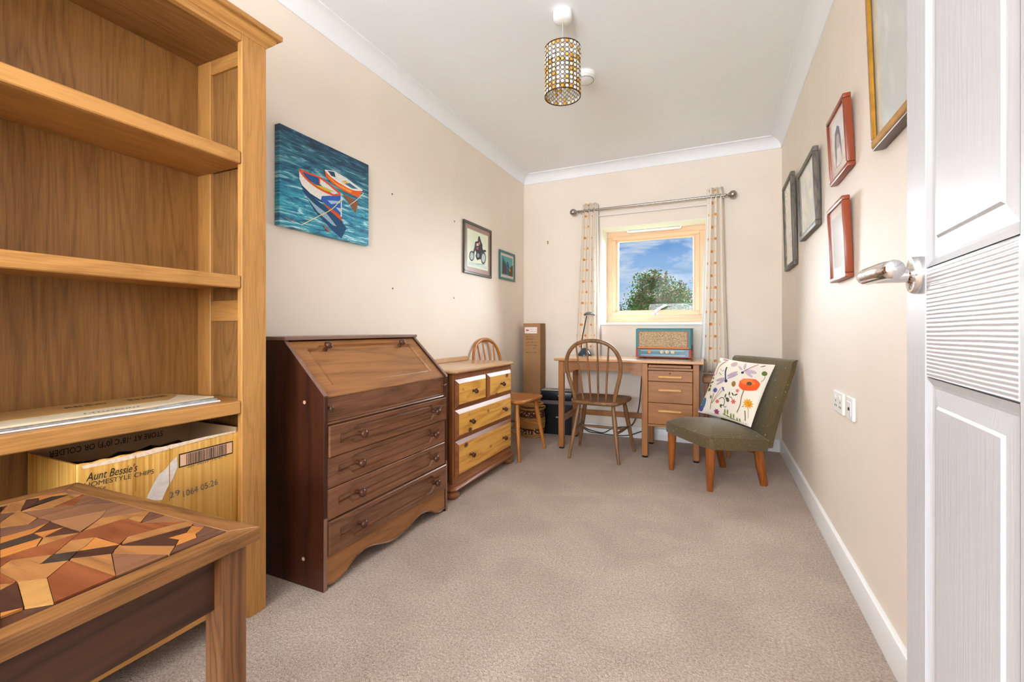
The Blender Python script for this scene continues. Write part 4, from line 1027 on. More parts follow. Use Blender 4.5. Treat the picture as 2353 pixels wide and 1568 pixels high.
rp('trim_strip', bx(-W2 + .020, W2 - .018, -.005, .002, zr + .002, zr + .012, bev=.002), M_OR)
dl = rp('tuning_panel', bx(-W2 + .018, W2 - .016, -.003, .002, .014, zr - .004, bev=.001), plain('blue_grey_panel', '4C7E92', .25, noise=.12, nscale=25))
part('panel_band', bx(-W2 + .04, W2 - .05, -.0038, -.002, zr - .020, zr - .012), plain('pale_blue_band', '8FA9B4', .3), dl); part('panel_band', bx(-W2 + .04, W2 - .04, -.0038, -.002, .020, .030), plain('pale_blue_band', '8FA9B4', .3), dl)
for i, x in enumerate((-.004, .035, .075)):
    k = part('knob', lathe(B(), [(0, 0), (.014, 0), (.0145, .008), (.012, .012), (0, .012)], along((x, -.003, zr - .024), (0, -1, 0)), 20), M_CREAM, rd, smooth=.7)
    part('knob_cap', lathe(B(), [(0, 0), (.006, 0), (.005, .003), (0, .003)], along((x, -.015, zr - .024), (0, -1, 0)), 14), plain('gold_cap', '9A7A3A', .3, metal=.7), k, smooth=.7)
part('dial', lathe(B(), [(0, 0), (.014, 0), (.014, .005), (0, .006)], along((-.100, -.003, zr - .024), (0, -1, 0)), 8), M_OR, rd)
rp('side_clip', bx(W2, W2 + .006, .05, .09, zr - .012, zr + .03, bev=.001), plain('dark_grey_metal', '33383A', .4, metal=.5))

# ------------------------------------------------------------------ desk lamp
lm = thing('desk_lamp', 'slim dark desk lamp with domed base standing on desk', 'lamp', (-1.045, 3.80, TH))
part('base', lathe(B(), [(0, 0), (.064, 0), (.066, .006), (.060, .016), (.046, .036), (.030, .056), (.018, .066), (0, .068)], None, 28), plain('dark_blue_gloss', '1F3A4C', .18, coat=.5), lm, smooth=1.0)
part('arm', tube(B(), smooth_path([(-.032, 0, .045), (-.028, 0, .12), (-.010, 0, .22), (.016, 0, .345)], 5), .0052, 8), M_BLK, lm, smooth=1.2)
part('head', tube(B(), smooth_path([(-.006, 0, .352), (.022, -.002, .366), (.055, -.004, .366), (.095, -.008, .352)], 5), [.012, .017, .020, .0215, .022, .023, .024, .024, .025, .0255, .025, .024, .022, .019, .014, .006], 14, flat=.55, up=(0, 0, 1)), plain('grey_metal_lamp', '8C9498', .3, metal=.6), lm, smooth=1.2)
# ------------------------------------------------------------------ tall cardboard box in the corner
tbx = thing('tall_carton', 'tall narrow brown cardboard carton standing in the corner', 'carton', (-1.568, 3.92, 0))
M_TC = cardmat('parcel_card', 'A8805A', .05)
part('carton_body', bx(-.087, .087, -.058, .058, 0, 1.004, bev=.002), M_TC, tbx)
part('flap', bx(.080, .0895, -.060, .057, .002, .9995, bev=.001), cardmat('parcel_card_dark', '8E6A44', .05), tbx)
lb = part('address_label', bx(-.072, .052, -.0592, -.058, .910, .968), plain('white_label', 'EFEDEA', .5), tbx)
M_REDI = plain('red_ink', 'D0202A', .5)
bm = B(); flat_poly(bm, [(-.062, -.0593, .939), (-.046, -.0593, .950), (-.046, -.0593, .944), (-.028, -.0593, .944), (-.028, -.0593, .934), (-.046, -.0593, .934), (-.046, -.0593, .928)], (0, -1, 0), .0004)
part('red_arrow', bm, M_REDI, lb)
def scribble(par, x0, x1, z, h, mat, y, seed, th=.0004):
    r = random.Random(seed); bm = B(); x = x0
    while x < x1:
        w = r.uniform(.004, .009)
        if r.random() < .82:
            hh = h * r.uniform(.4, 1)
            flat_poly(bm, [(x, y, z), (x + w * .45, y, z), (x + w * .7, y, z + hh), (x + w * .3, y, z + hh)], (0, -1, 0), th)
            flat_poly(bm, [(x + w * .5, y, z + hh * .4), (x + w, y, z + hh * .45), (x + w, y, z + hh * .65), (x + w * .5, y, z + hh * .6)], (0, -1, 0), th)
        x += w + .0012
    part('handwriting', bm, mat, par)
scribble(lb, -.022, .044, .944, .009, M_REDI, -.0593, 1); scribble(lb, -.022, .042, .926, .009, M_REDI, -.0593, 2)
for i, (a, b_, z) in enumerate(((-.058, .022, .876), (-.058, .034, .852), (-.062, .044, .822), (-.062, .052, .796), (.0, .046, .770), (-.066, .050, .728))):
    scribble(tbx, a, b_, z, .010, M_INK, -.0581, 20 + i)

# ------------------------------------------------------------------ shredder bin
sh = thing('shredder', 'black paper shredder with grey top standing beside the basket', 'shredder', (-1.444, 3.812, 0), math.radians(5))
M_SB = plain('black_gloss_plastic', '14161B', .3); M_SN = plain('navy_black_plastic', '161C28', .3)
def taper(x0, x1, y0, y1, z0, z1, e, bev=.006):
    bm = B(); box(bm, x0, x1, y0, y1, z0, z1)
    for v in bm.verts:
        if v.co.z < z0 + 1e-4: v.co.x += e if v.co.x < (x0 + x1) / 2 else -e
    bmesh.ops.bevel(bm, geom=bm.edges[:], offset=bev, segments=2, affect='EDGES'); return bm
part('bin', taper(-.008, .276, 0, .142, 0, .270, .012), M_SB, sh)
part('clear_band', bx(-.011, .279, -.003, .145, .2702, .305, bev=.003), plain('smoky_clear_plastic', '6A6870', .15), sh)
part('motor_head', bx(-.013, .281, -.006, .147, .3052, .392, bev=.014, seg=3), M_SN, sh, smooth=.8)
tpl = part('top_plate', bx(-.010, .278, .0, .144, .3922, .399, bev=.002), plain('warm_grey_plastic', 'A8A098', .5), sh)
part('paper_slot', bx(.06, .25, .055, .085, .3992, .4006), plain('slot_brown', '6A5C50', .6), tpl)
bm = B()
for k in range(8): flat_poly(bm, [(.148 + k * .0075, -.0062, .345), (.153 + k * .0075, -.0062, .345), (.153 + k * .0075, -.0062, .355), (.148 + k * .0075, -.0062, .355)], (0, -1, 0), .0006)
part('badge', bm, M_WHITE, sh)
part('bin_window', bx(.125, .195, -.0025, .0, .150, .162, bev=.001), plain('grey_slot', '9A9CA0', .4), sh)

# ------------------------------------------------------------------ coiled basket
bs = thing('wicker_basket', 'round coiled wicker basket with dark bands under chair seat', 'basket', (-1.497, 3.695, 0))
M_W1 = plain('straw', 'B98B4E', .8, noise=.3, nscale=120, bump=.3); M_W2 = plain('straw_brown', '6A3A22', .8, noise=.5, nscale=60, bump=.3)
def wmix():
    m, nt, b = newmat('straw_checked'); N, L = nt.nodes, nt.links
    t = N.new('ShaderNodeTexCoord'); v = N.new('ShaderNodeTexVoronoi'); v.inputs['Scale'].default_value = 55; L.new(t.outputs['Object'], v.inputs['Vector'])
    r = N.new('ShaderNodeValToRGB'); r.color_ramp.interpolation = 'CONSTANT'; r.color_ramp.elements[0].color = lin('D8B98A'); r.color_ramp.elements[1].position = .42; r.color_ramp.elements[1].color = lin('5A2A1C')
    L.new(v.outputs['Distance'], r.inputs[0]); L.new(r.outputs[0], b.inputs['Base Color']); b.inputs['Roughness'].default_value = .8; return m
M_W3 = wmix(); NC = 19
for k in range(NC):
    t = k / (NC - 1); z = .0085 + k * .0158; r_ = .088 + .022 * math.sin(math.pi * min(1, t * .9 + .08)) + (.004 if k == NC - 1 else 0)
    m = M_W3 if k in (2, 3, 4, 12, 13) else (M_W2 if k in (11, 14, 16) else M_W1)
    part('coil', tube(B(), [(r_ * math.cos(a * math.pi / 16), r_ * math.sin(a * math.pi / 16), z + .0012 * math.sin(a * 2.4)) for a in range(32)], .0088, 6, close=True), m, bs, smooth=1.5)
part('basket_bottom', lathe(B(), [(0, .002), (.088, .002), (.088, .010), (0, .010)], None, 24), M_W1, bs)
part('handle_loop', tube(B(), smooth_path([(.095, -.03, .270), (.118, -.015, .276), (.122, 0, .270), (.115, .015, .255), (.100, .02, .245)], 4), .006, 6), M_W1, bs, smooth=1.5)

# ------------------------------------------------------------------ green low chair (front is +y)
gc = thing('easy_chair', 'low olive green upholstered easy chair with tapered wooden legs', 'armchair', (-.005, 3.137, 0), math.radians(126.3))
def tweed():
    m, nt, b = newmat('olive_tweed'); N, L = nt.nodes, nt.links
    t = N.new('ShaderNodeTexCoord'); n = N.new('ShaderNodeTexNoise'); n.inputs['Scale'].default_value = 210; n.inputs['Detail'].default_value = 4
    n2 = N.new('ShaderNodeTexNoise'); n2.inputs['Scale'].default_value = 75; n2.inputs['Detail'].default_value = 2
    for k in (n, n2): L.new(t.outputs['Object'], k.inputs['Vector'])
    r = N.new('ShaderNodeValToRGB'); r.color_ramp.elements[0].position = .3; r.color_ramp.elements[0].color = lin('463A20'); r.color_ramp.elements[1].position = .68; r.color_ramp.elements[1].color = lin('6E5E3A')
    L.new(n.outputs['Fac'], r.inputs[0])
    f = N.new('ShaderNodeValToRGB'); f.color_ramp.elements[0].position = .70; f.color_ramp.elements[1].position = .76; L.new(n2.outputs['Fac'], f.inputs[0])
    mm = N.new('ShaderNodeMix'); mm.data_type = 'RGBA'; L.new(f.outputs[0], mm.inputs['Factor']); L.new(r.outputs[0], mm.inputs['A']); mm.inputs['B'].default_value = lin('B8A884')
    L.new(mm.outputs['Result'], b.inputs['Base Color']); b.inputs['Roughness'].default_value = .85; b.inputs['Sheen Weight'].default_value = .35; b.inputs['Sheen Roughness'].default_value = .4
    bp = N.new('ShaderNodeBump'); bp.inputs['Strength'].default_value = .6; bp.inputs['Distance'].default_value = .002; L.new(n.outputs['Fac'], bp.inputs['Height']); L.new(bp.outputs[0], b.inputs['Normal']); return m
M_TW = tweed()
ol = []
def corner(cx_, cy_, a0, r_):
    return [(cx_ + r_ * math.cos(math.radians(a0 + 22.5 * k)), cy_ + r_ * math.sin(math.radians(a0 + 22.5 * k))) for k in range(5)]
rc = .022
ol = corner(.245 - rc, .215 - rc, 0, rc) + [(.12, .222), (0, .226), (-.12, .222)] + corner(-.245 + rc, .215 - rc, 90, rc) + [(-.238, 0)] + corner(-.226 + rc, -.20 + rc, 180, rc) + [(-.1, -.2), (0, -.2), (.1, -.2)] + corner(.226 - rc, -.20 + rc, 270, rc) + [(.238, 0)]
zb = lambda y: .2315 + .088 * y
bm = B(); R = []
for k, dz in ((.93, 0), (.99, .003), (1.0, .012), (1.0, .062), (.985, .070), (.965, .0725)): R.append([bm.verts.new((x * k, y * k, zb(y) + dz)) for x, y in ol])
for k, dz in ((.93, .080), (.8, .104), (.6, .124), (.35, .137), (.12, .141)): R.append([bm.verts.new((x * k, y * k, zb(y * k) + dz)) for x, y in ol])
n_ = len(ol)
for a, b_ in zip(R, R[1:]):
    for i in range(n_): bm.faces.new((a[i], a[(i + 1) % n_], b_[(i + 1) % n_], b_[i]))
bm.faces.new(R[0][::-1]); bm.faces.new(R[-1])
part('seat', bm, M_TW, gc, smooth=1.0)
part('piping', tube(B(), [(x * .972, y * .972, zb(y) + .072) for x, y in ol], .0035, 6, close=True), M_TW, gc, smooth=1.5)
bm = B(); R = []
NT = 14
for j in range(NT + 1):
    t = j / NT; z = .235 + .532 * t; hw = .222 + .042 * t ** 1.3; th = .062 - .012 * t; yc = -.225 - .150 * t ** 1.15
    if j == NT: th *= .45; z -= .002
    if j == NT - 1: z += .020
    ring = []
    nseg = 12
    for i in range(nseg + 1):
        s_ = -1 + 2 * i / nseg; ring.append((s_ * hw, yc + th / 2 * (1 - .35 * max(0, abs(s_) - .9) / .1) + .022 * s_ * s_))
    for i in range(nseg, -1, -1):
        s_ = -1 + 2 * i / nseg; ring.append((s_ * hw, yc - th / 2 * (1 - .35 * max(0, abs(s_) - .9) / .1) + .022 * s_ * s_))
    R.append([bm.verts.new((x, y, z)) for x, y in ring])
n_ = len(R[0])
for a, b_ in zip(R, R[1:]):
    for i in range(n_): bm.faces.new((a[i], a[(i + 1) % n_], b_[(i + 1) % n_], b_[i]))
bm.faces.new(R[0][::-1]); bm.faces.new(R[-1])
part('backrest', bm, M_TW, gc, smooth=1.1)
M_LGW = wood('chair_leg_teak', '66300E', '9A5622', 'z', rough=.35, ring=8, sc=14, contrast=.5)
for s_ in (-1, 1):
    part('leg', tube(B(), [(s_ * .203, .185, zb(.18) + .004), (s_ * .204, .187, .12), (s_ * .205, .190, 0)], [.029, .024, .016], 8), M_LGW, gc, smooth=.9)
    part('leg', tube(B(), [(s_ * .190, -.150, zb(-.15) + .004), (s_ * .189, -.166, .12), (s_ * .187, -.192, 0)], [.028, .026, .021], 8), M_LGW, gc, smooth=.9)
part('rear_rail', bx(-.16, .16, -.165, -.145, .188, .214), M_LGW, gc)

# ------------------------------------------------------------------ floral cushion
A3 = math.radians(216.3); fv = Vector((math.cos(A3), math.sin(A3), 0)); rv = Vector((fv.y, -fv.x, 0)); upv = Vector((0, 0, 1))
S_ = .415; tl_, ro_, yw_ = .465, -.054, -.21
nn = math.cos(yw_) * fv + math.sin(yw_) * rv; e1 = -(math.cos(yw_) * rv - math.sin(yw_) * fv); e2 = math.cos(tl_) * upv - math.sin(tl_) * nn
ca = math.cos(ro_) * e1 + math.sin(ro_) * e2; cb = -math.sin(ro_) * e1 + math.cos(ro_) * e2; cn = ca.cross(cb)
if cn.dot(fv) < 0: cn = -cn
cc = Vector((-.005, 3.137, 0)) + .030 * rv - .158 * fv + .553 * upv
def csurf(u, v, side=1, off=0.0):
    """u,v in -1..1"""
    k = max(0, (1 - u * u)) * max(0, (1 - v * v)); hgt = .046 * k ** .42
    uu = u * (1 - .045 * (1 - v * v)); vv = v * (1 - .045 * (1 - u * u))
    return cc + ca * uu * S_ / 2 + cb * vv * S_ / 2 + cn * side * (hgt + off)
cu = thing('cushion', 'square cream cushion printed with poppies and dragonflies', 'cushion', cc - cb * S_ / 2)
def cloth():
    m, nt, b = newmat('cream_linen'); N, L = nt.nodes, nt.links
    t = N.new('ShaderNodeTexCoord'); n = N.new('ShaderNodeTexNoise'); n.inputs['Scale'].default_value = 500; L.new(t.outputs['Object'], n.inputs['Vector'])
    b.inputs['Base Color'].default_value = lin('ECE4D6'); b.inputs['Roughness'].default_value = .85
    bp = N.new('ShaderNodeBump'); bp.inputs['Strength'].default_value = .3; bp.inputs['Distance'].default_value = .001; L.new(n.outputs['Fac'], bp.inputs['Height']); L.new(bp.outputs[0], b.inputs['Normal']); return m
bm = B(); NG = 24
def gpt(i): return math.sin((i / NG * 2 - 1) * math.pi / 2)
gr = {}
for sd in (1, -1):
    for i in range(NG + 1):
        for j in range(NG + 1):
            if sd == -1 and (i in (0, NG) or j in (0, NG)): gr[sd, i, j] = gr[1, i, j]
            else: gr[sd, i, j] = bm.verts.new(csurf(gpt(i), gpt(j), sd))
    for i in range(NG):
        for j in range(NG): bm.faces.new((gr[sd, i, j], gr[sd, i + 1, j], gr[sd, i + 1, j + 1], gr[sd, i, j + 1]))
cov = part('cover', bm, cloth(), cu, world=True, smooth=2.0)
# print: crop pixels -> cushion u,v by homography of the four corners
def homog(src):
    dst = [(-1, 1), (1, 1), (1, -1), (-1, -1)]; A = []
    for (x, y), (u, v) in zip(src, dst):
        A.append([x, y, 1, 0, 0, 0, -u * x, -u * y, u]); A.append([0, 0, 0, x, y, 1, -v * x, -v * y, v])
    n = 8
    for i in range(n):
        p = max(range(i, n), key=lambda r: abs(A[r][i])); A[i], A[p] = A[p], A[i]
        for r in range(n):
            if r != i:
                f = A[r][i] / A[i][i]; A[r] = [a - f * b_ for a, b_ in zip(A[r], A[i])]
    h_ = [A[i][8] / A[i][i] for i in range(n)]
    return lambda x, y: ((h_[0] * x + h_[1] * y + h_[2]) / (h_[6] * x + h_[7] * y + 1), (h_[3] * x + h_[4] * y + h_[5]) / (h_[6] * x + h_[7] * y + 1))
hc = homog([(430, 190), (1425, 310), (1000, 1440), (35, 1130)])
_pm = {}
def pmat(c):
    if c not in _pm: _pm[c] = plain('print_' + c.lower(), c, .85, noise=.15, nscale=160)
    return _pm[c]
layer = [0]
def decal(polys, col, nm='print_motif'):
    for pts in polys:
        layer[0] += 1; off = .0007 + .000012 * layer[0]
        bm = B()
        uv = [hc(*p) for p in pts]; uv = [(max(-.97, min(.97, u)), max(-.97, min(.97, v))) for u, v in uv]
        bm.faces.new([bm.verts.new((u, v, 0)) for u, v in uv])
        bmesh.ops.triangulate(bm, faces=bm.faces[:])
        for _ in range(2):
            es = [e for e in bm.edges if (e.verts[0].co - e.verts[1].co).length > .09]
            if not es: break
            bmesh.ops.subdivide_edges(bm, edges=es, cuts=1); bmesh.ops.triangulate(bm, faces=bm.faces[:])
        for v in bm.verts: v.co = csurf(v.co.x, v.co.y, 1, off)
        part(nm, bm, pmat(col), cov, world=True)
GR, OLV, NAVY, LAV, BLU, PNK, ORG = '5E6E34', '7A6A3E', '2C3E5E', 'B4A2B4', '4A5CA8', 'D86A62', 'EA5A1E'
decal([stroke([(950, 800), (900, 930), (865, 1080), (790, 1210)], 17), stroke([(945, 1170), (940, 1260), (925, 1345)], 20), stroke([(570, 258), (440, 360), (390, 500)], 12), stroke([(1300, 530), (1280, 590), (1235, 645)], 8)], OLV)
decal([ell(1035, 700, 188, 122, 18, .12, .10, 4)], ORG); decal([ell(1010, 650, 130, 62, 14, .15, .12, 6)], 'F08040'); decal([ell(1040, 682, 50, 36, 12)], '5A4A38')
decal([star(1012, 1045, 62, 100, 11)], 'E2A424'); decal([ell(1020, 1050, 45, 45, 10)], 'C8821C')
decal([stroke([(1012, 1130), (1000, 1210), (985, 1300)], 7), stroke([(940, 1090), (900, 1105)], 10)], GR)
decal([ell(725, 545, 112, 22, 12, -.42), ell(720, 500, 110, 26, 12, -.40), ell(500, 600, 100, 28, 12, -.18), ell(495, 655, 95, 20, 12, -.42)], LAV)
decal([stroke([(600, 370), (582, 470), (605, 640)], 26), ell(605, 630, 30, 32, 10)], NAVY)
decal([ell(1055, 455, 110, 34, 12, .25), ell(1020, 505, 95, 26, 12, .7), ell(855, 385, 55, 20, 10, .8), ell(930, 350, 24, 70, 10)], 'C2B2C0'); decal([stroke([(1158, 306), (1040, 375), (915, 455)], 14)], 'B04A80'); decal([ell(905, 475, 28, 24, 10)], NAVY)
decal([star(395, 790, 34, 54, 9), [(525, 740), (565, 745), (585, 830), (545, 800)]], BLU)
decal([stroke([(370, 845), (310, 1020), (285, 1125)], 12), stroke([(505, 765), (420, 890), (320, 1020)], 9), stroke([(540, 800), (430, 920), (330, 1025)], 8), ell(310, 905, 20, 34, 8)], OLV)
decal([ell(160, 1000, 42, 108, 14, .32)], '3E6E94'); decal([ell(105, 1085, 50, 55, 10, .3)], '4A4CA0')
decal([star(828, 818, 20, 46, 5), star(437, 1000, 26, 46, 6), star(745, 1015, 30, 56, 6)], PNK)
decal([stroke([(470, 965), (530, 935), (575, 970), (565, 1060), (540, 1080)], 13), stroke([(540, 1080), (495, 1060), (485, 1095), (510, 1120)], 12), stroke([(545, 1080), (575, 1115), (605, 1095)], 11), stroke([(620, 1010), (660, 1010), (655, 955), (600, 940)], 11), stroke([(670, 925), (710, 940), (730, 970)], 11), ell(600, 905, 14, 40, 8, .4), ell(675, 870, 14, 40, 8, .1), ell(740, 880, 14, 36, 8, -.5), ell(800, 890, 14, 36, 8, 1.2), stroke([(480, 410), (500, 430)], 10), stroke([(455, 470), (490, 500), (510, 515)], 10), stroke([(520, 450), (545, 425)], 9)], '4A5238')
decal([ell(755, 690, 40, 54, 12, .1)], '9A7238'); decal([star(400, 1180, 34, 62, 7)], '8E3A6A')
fern = [ell(560 + 52 * k, 1190 + 36 * k - (28 if k % 2 else 0), 16, 52 - 3 * k, 8, .25) for k in range(9)] + [ell(540 + 56 * k, 1235 + 30 * k, 34, 15, 8, .5) for k in range(8)]
decal(fern, '7E8A4A')
decal([ell(335, 560, 26, 16, 8, .6), ell(315, 635, 44, 16, 8, -.2), ell(290, 700, 20, 28, 8), ell(270, 765, 30, 36, 8, .3), ell(1285, 485, 46, 44, 12), ell(1245, 345, 50, 10, 8, -.3)], GR)
decal([ell(550, 228, 55, 16, 10, .15), ell(335, 500, 30, 22, 8)], 'D45A9A'); decal([ell(728, 310, 62, 42, 12, -.4)], 'C8A8B0')
decal([ell(430, 265, 36, 24, 8, .3)], 'C8B088')
bmx = B(); tube(bmx, [csurf(u, v) for u, v in ([(-1, -1 + 2 * i / 12) for i in range(12)] + [(-1 + 2 * i / 12, 1) for i in range(12)] + [(1, 1 - 2 * i / 12) for i in range(12)] + [(1 - 2 * i / 12, -1) for i in range(12)])], .0022, 5, close=True)
part('seam', bmx, cloth(), cu, world=True, smooth=1.5)

# ------------------------------------------------------------------ stool between desk and chair
st = thing('wooden_stool', 'small plain wooden stool half hidden between desk and easy chair', 'stool', (-.005, 3.78, 0))
part('stool_top', bx(-.092, .105, -.115, .115, .543, .590, bev=.006, seg=2), DESK('x'), st)
for sx in (-1, 1):
    for sy in (-1, 1): part('leg', bx(.0065 + sx * .075 - .014, .0065 + sx * .075 + .014, sy * .09 - .014, sy * .09 + .014, 0, .543, bev=.002), DESK('z'), st)

# ------------------------------------------------------------------ black cord behind the desk
cz = lambda x, y: (1270 + x / 5.06, 770 + y / 5.06)
def cpt(x, y, Y=3.965):
    p = on(1, Y, *cz(x, y)); p.z = max(p.z, .006); return p
pth = [cpt(1035, 470), cpt(1018, 700), cpt(1000, 850), cpt(960, 980), cpt(900, 1060), cpt(760, 1075), cpt(680, 1095), cpt(580, 1138), cpt(430, 1105), cpt(360, 1070)]
top('power_cord', tube(B(), smooth_path(pth, 5), .0042, 6), M_BLK, 'black power cord hanging behind desk and looping along skirting', 'cord', smooth=1.5)
pth = [cpt(330, 1060, 3.95), cpt(420, 1125, 3.95), cpt(520, 1142, 3.95), cpt(700, 1165, 3.95), cpt(880, 1168, 3.95), cpt(1040, 1120, 3.95), cpt(1160, 1095, 3.95)]
top('power_cord', tube(B(), smooth_path(pth, 5), .0042, 6), M_BLK, 'black power cord lying along skirting under the desk pedestal', 'cord', smooth=1.5)
# ------------------------------------------------------------------ pendant lamp
PX, PY = -.655, 1.995
pd = thing('pendant_lamp', 'hanging ceiling lamp with cylindrical amber bead shade', 'lamp', (PX, PY, 2.035))
z_ = lambda z: z - 2.035
part('ceiling_rose', lathe(B(), [(0, z_(2.383)), (.010, z_(2.383)), (.030, z_(2.386)), (.041, z_(2.393)), (.044, z_(2.405)), (.044, z_(2.4315)), (0, z_(2.4315))], None, 28), M_WHITE, pd, smooth=.8)
part('flex', tube(B(), [(0, 0, z_(2.255)), (0, 0, z_(2.384))], .003, 8), plain('grey_flex', 'B8B4A8', .5), pd, smooth=1.5)
SR, SZ0, SZ1 = .0825, z_(2.036), z_(2.258)
M_WIRE = plain('bronze_wire', '4A2E18', .4, metal=.7)
NA, NR = 25, 11
bm = B()
for z in (SZ0, SZ1): tube(bm, [(SR * math.cos(2 * math.pi * k / 40), SR * math.sin(2 * math.pi * k / 40), z) for k in range(40)], .0024, 6, close=True)
for r_ in range(NR):
    for k in range(NA):
        a = 2 * math.pi * k / NA; z = SZ0 + (r_ + .5) * (SZ1 - SZ0) / NR
        Mx = Matrix.Rotation(a, 4, 'Z') @ Matrix.Translation((SR, 0, z))
        tube(bm, [Mx @ Vector((0, .0092 * math.cos(q * math.pi / 5), .0092 * math.sin(q * math.pi / 5))) for q in range(10)], 0.0009, 4, close=True)
part('shade_wire', bm, M_WIRE, pd, smooth=1.5)
bead_me = mesh_from(lathe(B(), [(0, -.003), (.0065, -.0022), (.0082, 0), (.0065, .0022), (0, .003)], None, 10), 'bead', M_WHITE, 1.5)
def beadmat(n, col, tr=.5):
    m, nt, b = newmat(n); b.inputs['Base Color'].default_value = lin(col); b.inputs['Roughness'].default_value = .12
    b.inputs['Transmission Weight'].default_value = tr; b.inputs['IOR'].default_value = 1.45; return m
bms = [beadmat('bead_clear', 'F6F2E6', .2), beadmat('bead_cream', 'F0E4C0', .15), beadmat('bead_amber', 'DE9A36', .15), beadmat('bead_gold', 'E8BE62', .15)]
me4 = []
for m in bms:
    q = bead_me.copy(); q.materials.clear(); q.materials.append(m); me4.append(q)
rr = random.Random(6)
for r_ in range(NR):
    for k in range(NA):
        a = 2 * math.pi * k / NA; z = SZ0 + (r_ + .5) * (SZ1 - SZ0) / NR
        o = bpy.data.objects.new('bead', me4[rr.choices((0, 1, 2, 3), (.46, .24, .18, .12))[0]]); link(o, pd)
        o.matrix_local = Matrix.Rotation(a, 4, 'Z') @ Matrix.Translation((SR, 0, z)) @ Matrix.Rotation(math.pi / 2, 4, 'Y')
sp_ = part('lamp_holder', lathe(B(), [(0, z_(2.200)), (.018, z_(2.200)), (.020, z_(2.215)), (.016, z_(2.245)), (.006, z_(2.257)), (0, z_(2.257))], None, 16), M_WHITE, pd, smooth=.8)
bm = B()
for k in range(3):
    a = 2 * math.pi * k / 3 + .4; tube(bm, [(.016 * math.cos(a), .016 * math.sin(a), z_(2.205)), (SR * math.cos(a), SR * math.sin(a), z_(2.203))], .0016, 5)
tube(bm, [(.022 * math.cos(2 * math.pi * k / 20), .022 * math.sin(2 * math.pi * k / 20), z_(2.205)) for k in range(20)], .002, 5, close=True)
part('spider', bm, M_WIRE, pd, smooth=1.5)
part('bulb', lathe(B(), [(0, z_(2.105)), (.016, z_(2.109)), (.027, z_(2.124)), (.030, z_(2.142)), (.024, z_(2.165)), (.014, z_(2.185)), (.012, z_(2.1995)), (0, z_(2.1995))], None, 20), plain('opal_glass', 'F2F0EA', .3), pd, smooth=1.2)

# smoke detector
sd = thing('smoke_detector', 'round white smoke detector on ceiling behind the pendant lamp', 'smoke detector', (-.697, 2.535, ZC - .052))
part('mounting_base', lathe(B(), [(.0, .028), (.058, .028), (.060, .034), (.060, .0515), (0, .0515)], None, 32), M_WHITE, sd, smooth=.7)
part('sensor_head', lathe(B(), [(0, 0), (.018, .001), (.030, .004), (.046, .012), (.053, .020), (.055, .0279), (0, .0279)], None, 32), plain('detector_white', 'E8E8E6', .3), sd, smooth=.7)
part('vent_ring', tube(B(), [(.050 * math.cos(2 * math.pi * k / 32), .050 * math.sin(2 * math.pi * k / 32), .0145) for k in range(32)], .0022, 6, close=True), plain('detector_grey', 'A4A6A6', .5), sd, smooth=1.5)

# ------------------------------------------------------------------ curtain pole and curtains
RY, RZ = 3.925, 2.014
cr_ = thing('curtain_pole', 'brushed nickel curtain pole with ball finials above window', 'curtain pole', (-.535, RY, RZ))
part('pole', tube(B(), [(-1.135, RY, RZ), (.062, RY, RZ)], .0095, 14), M_STEEL, cr_, world=True, smooth=1.0)
for s_, x in ((-1, -1.135), (1, .062)):
    M = along((x, RY, RZ), (s_, 0, 0))
    part('finial', lathe(B(), [(0, 0), (.013, 0), (.013, .006), (.008, .010), (.008, .018), (.014, .022), (.014, .026)] + [(.031 * math.sin(math.pi * k / 10), .053 - .031 * math.cos(math.pi * k / 10)) for k in range(2, 10)] + [(0, .084)], M, 22), M_STEEL, cr_, world=True, smooth=1.0)
for x in (-1.115, .045):
    part('bracket', tube(B(), [(x, RY, RZ - .014), (x, YB - .001, RZ - .014)], .006, 8), M_STEEL, cr_, world=True, smooth=1.0)
top('net_rod', tube(B(), [(-1.03, 3.965, 1.965), (-.03, 3.965, 1.965)], .0035, 8), M_WHITE, 'thin white net-curtain rod above window reveal', 'rod', smooth=1.2)
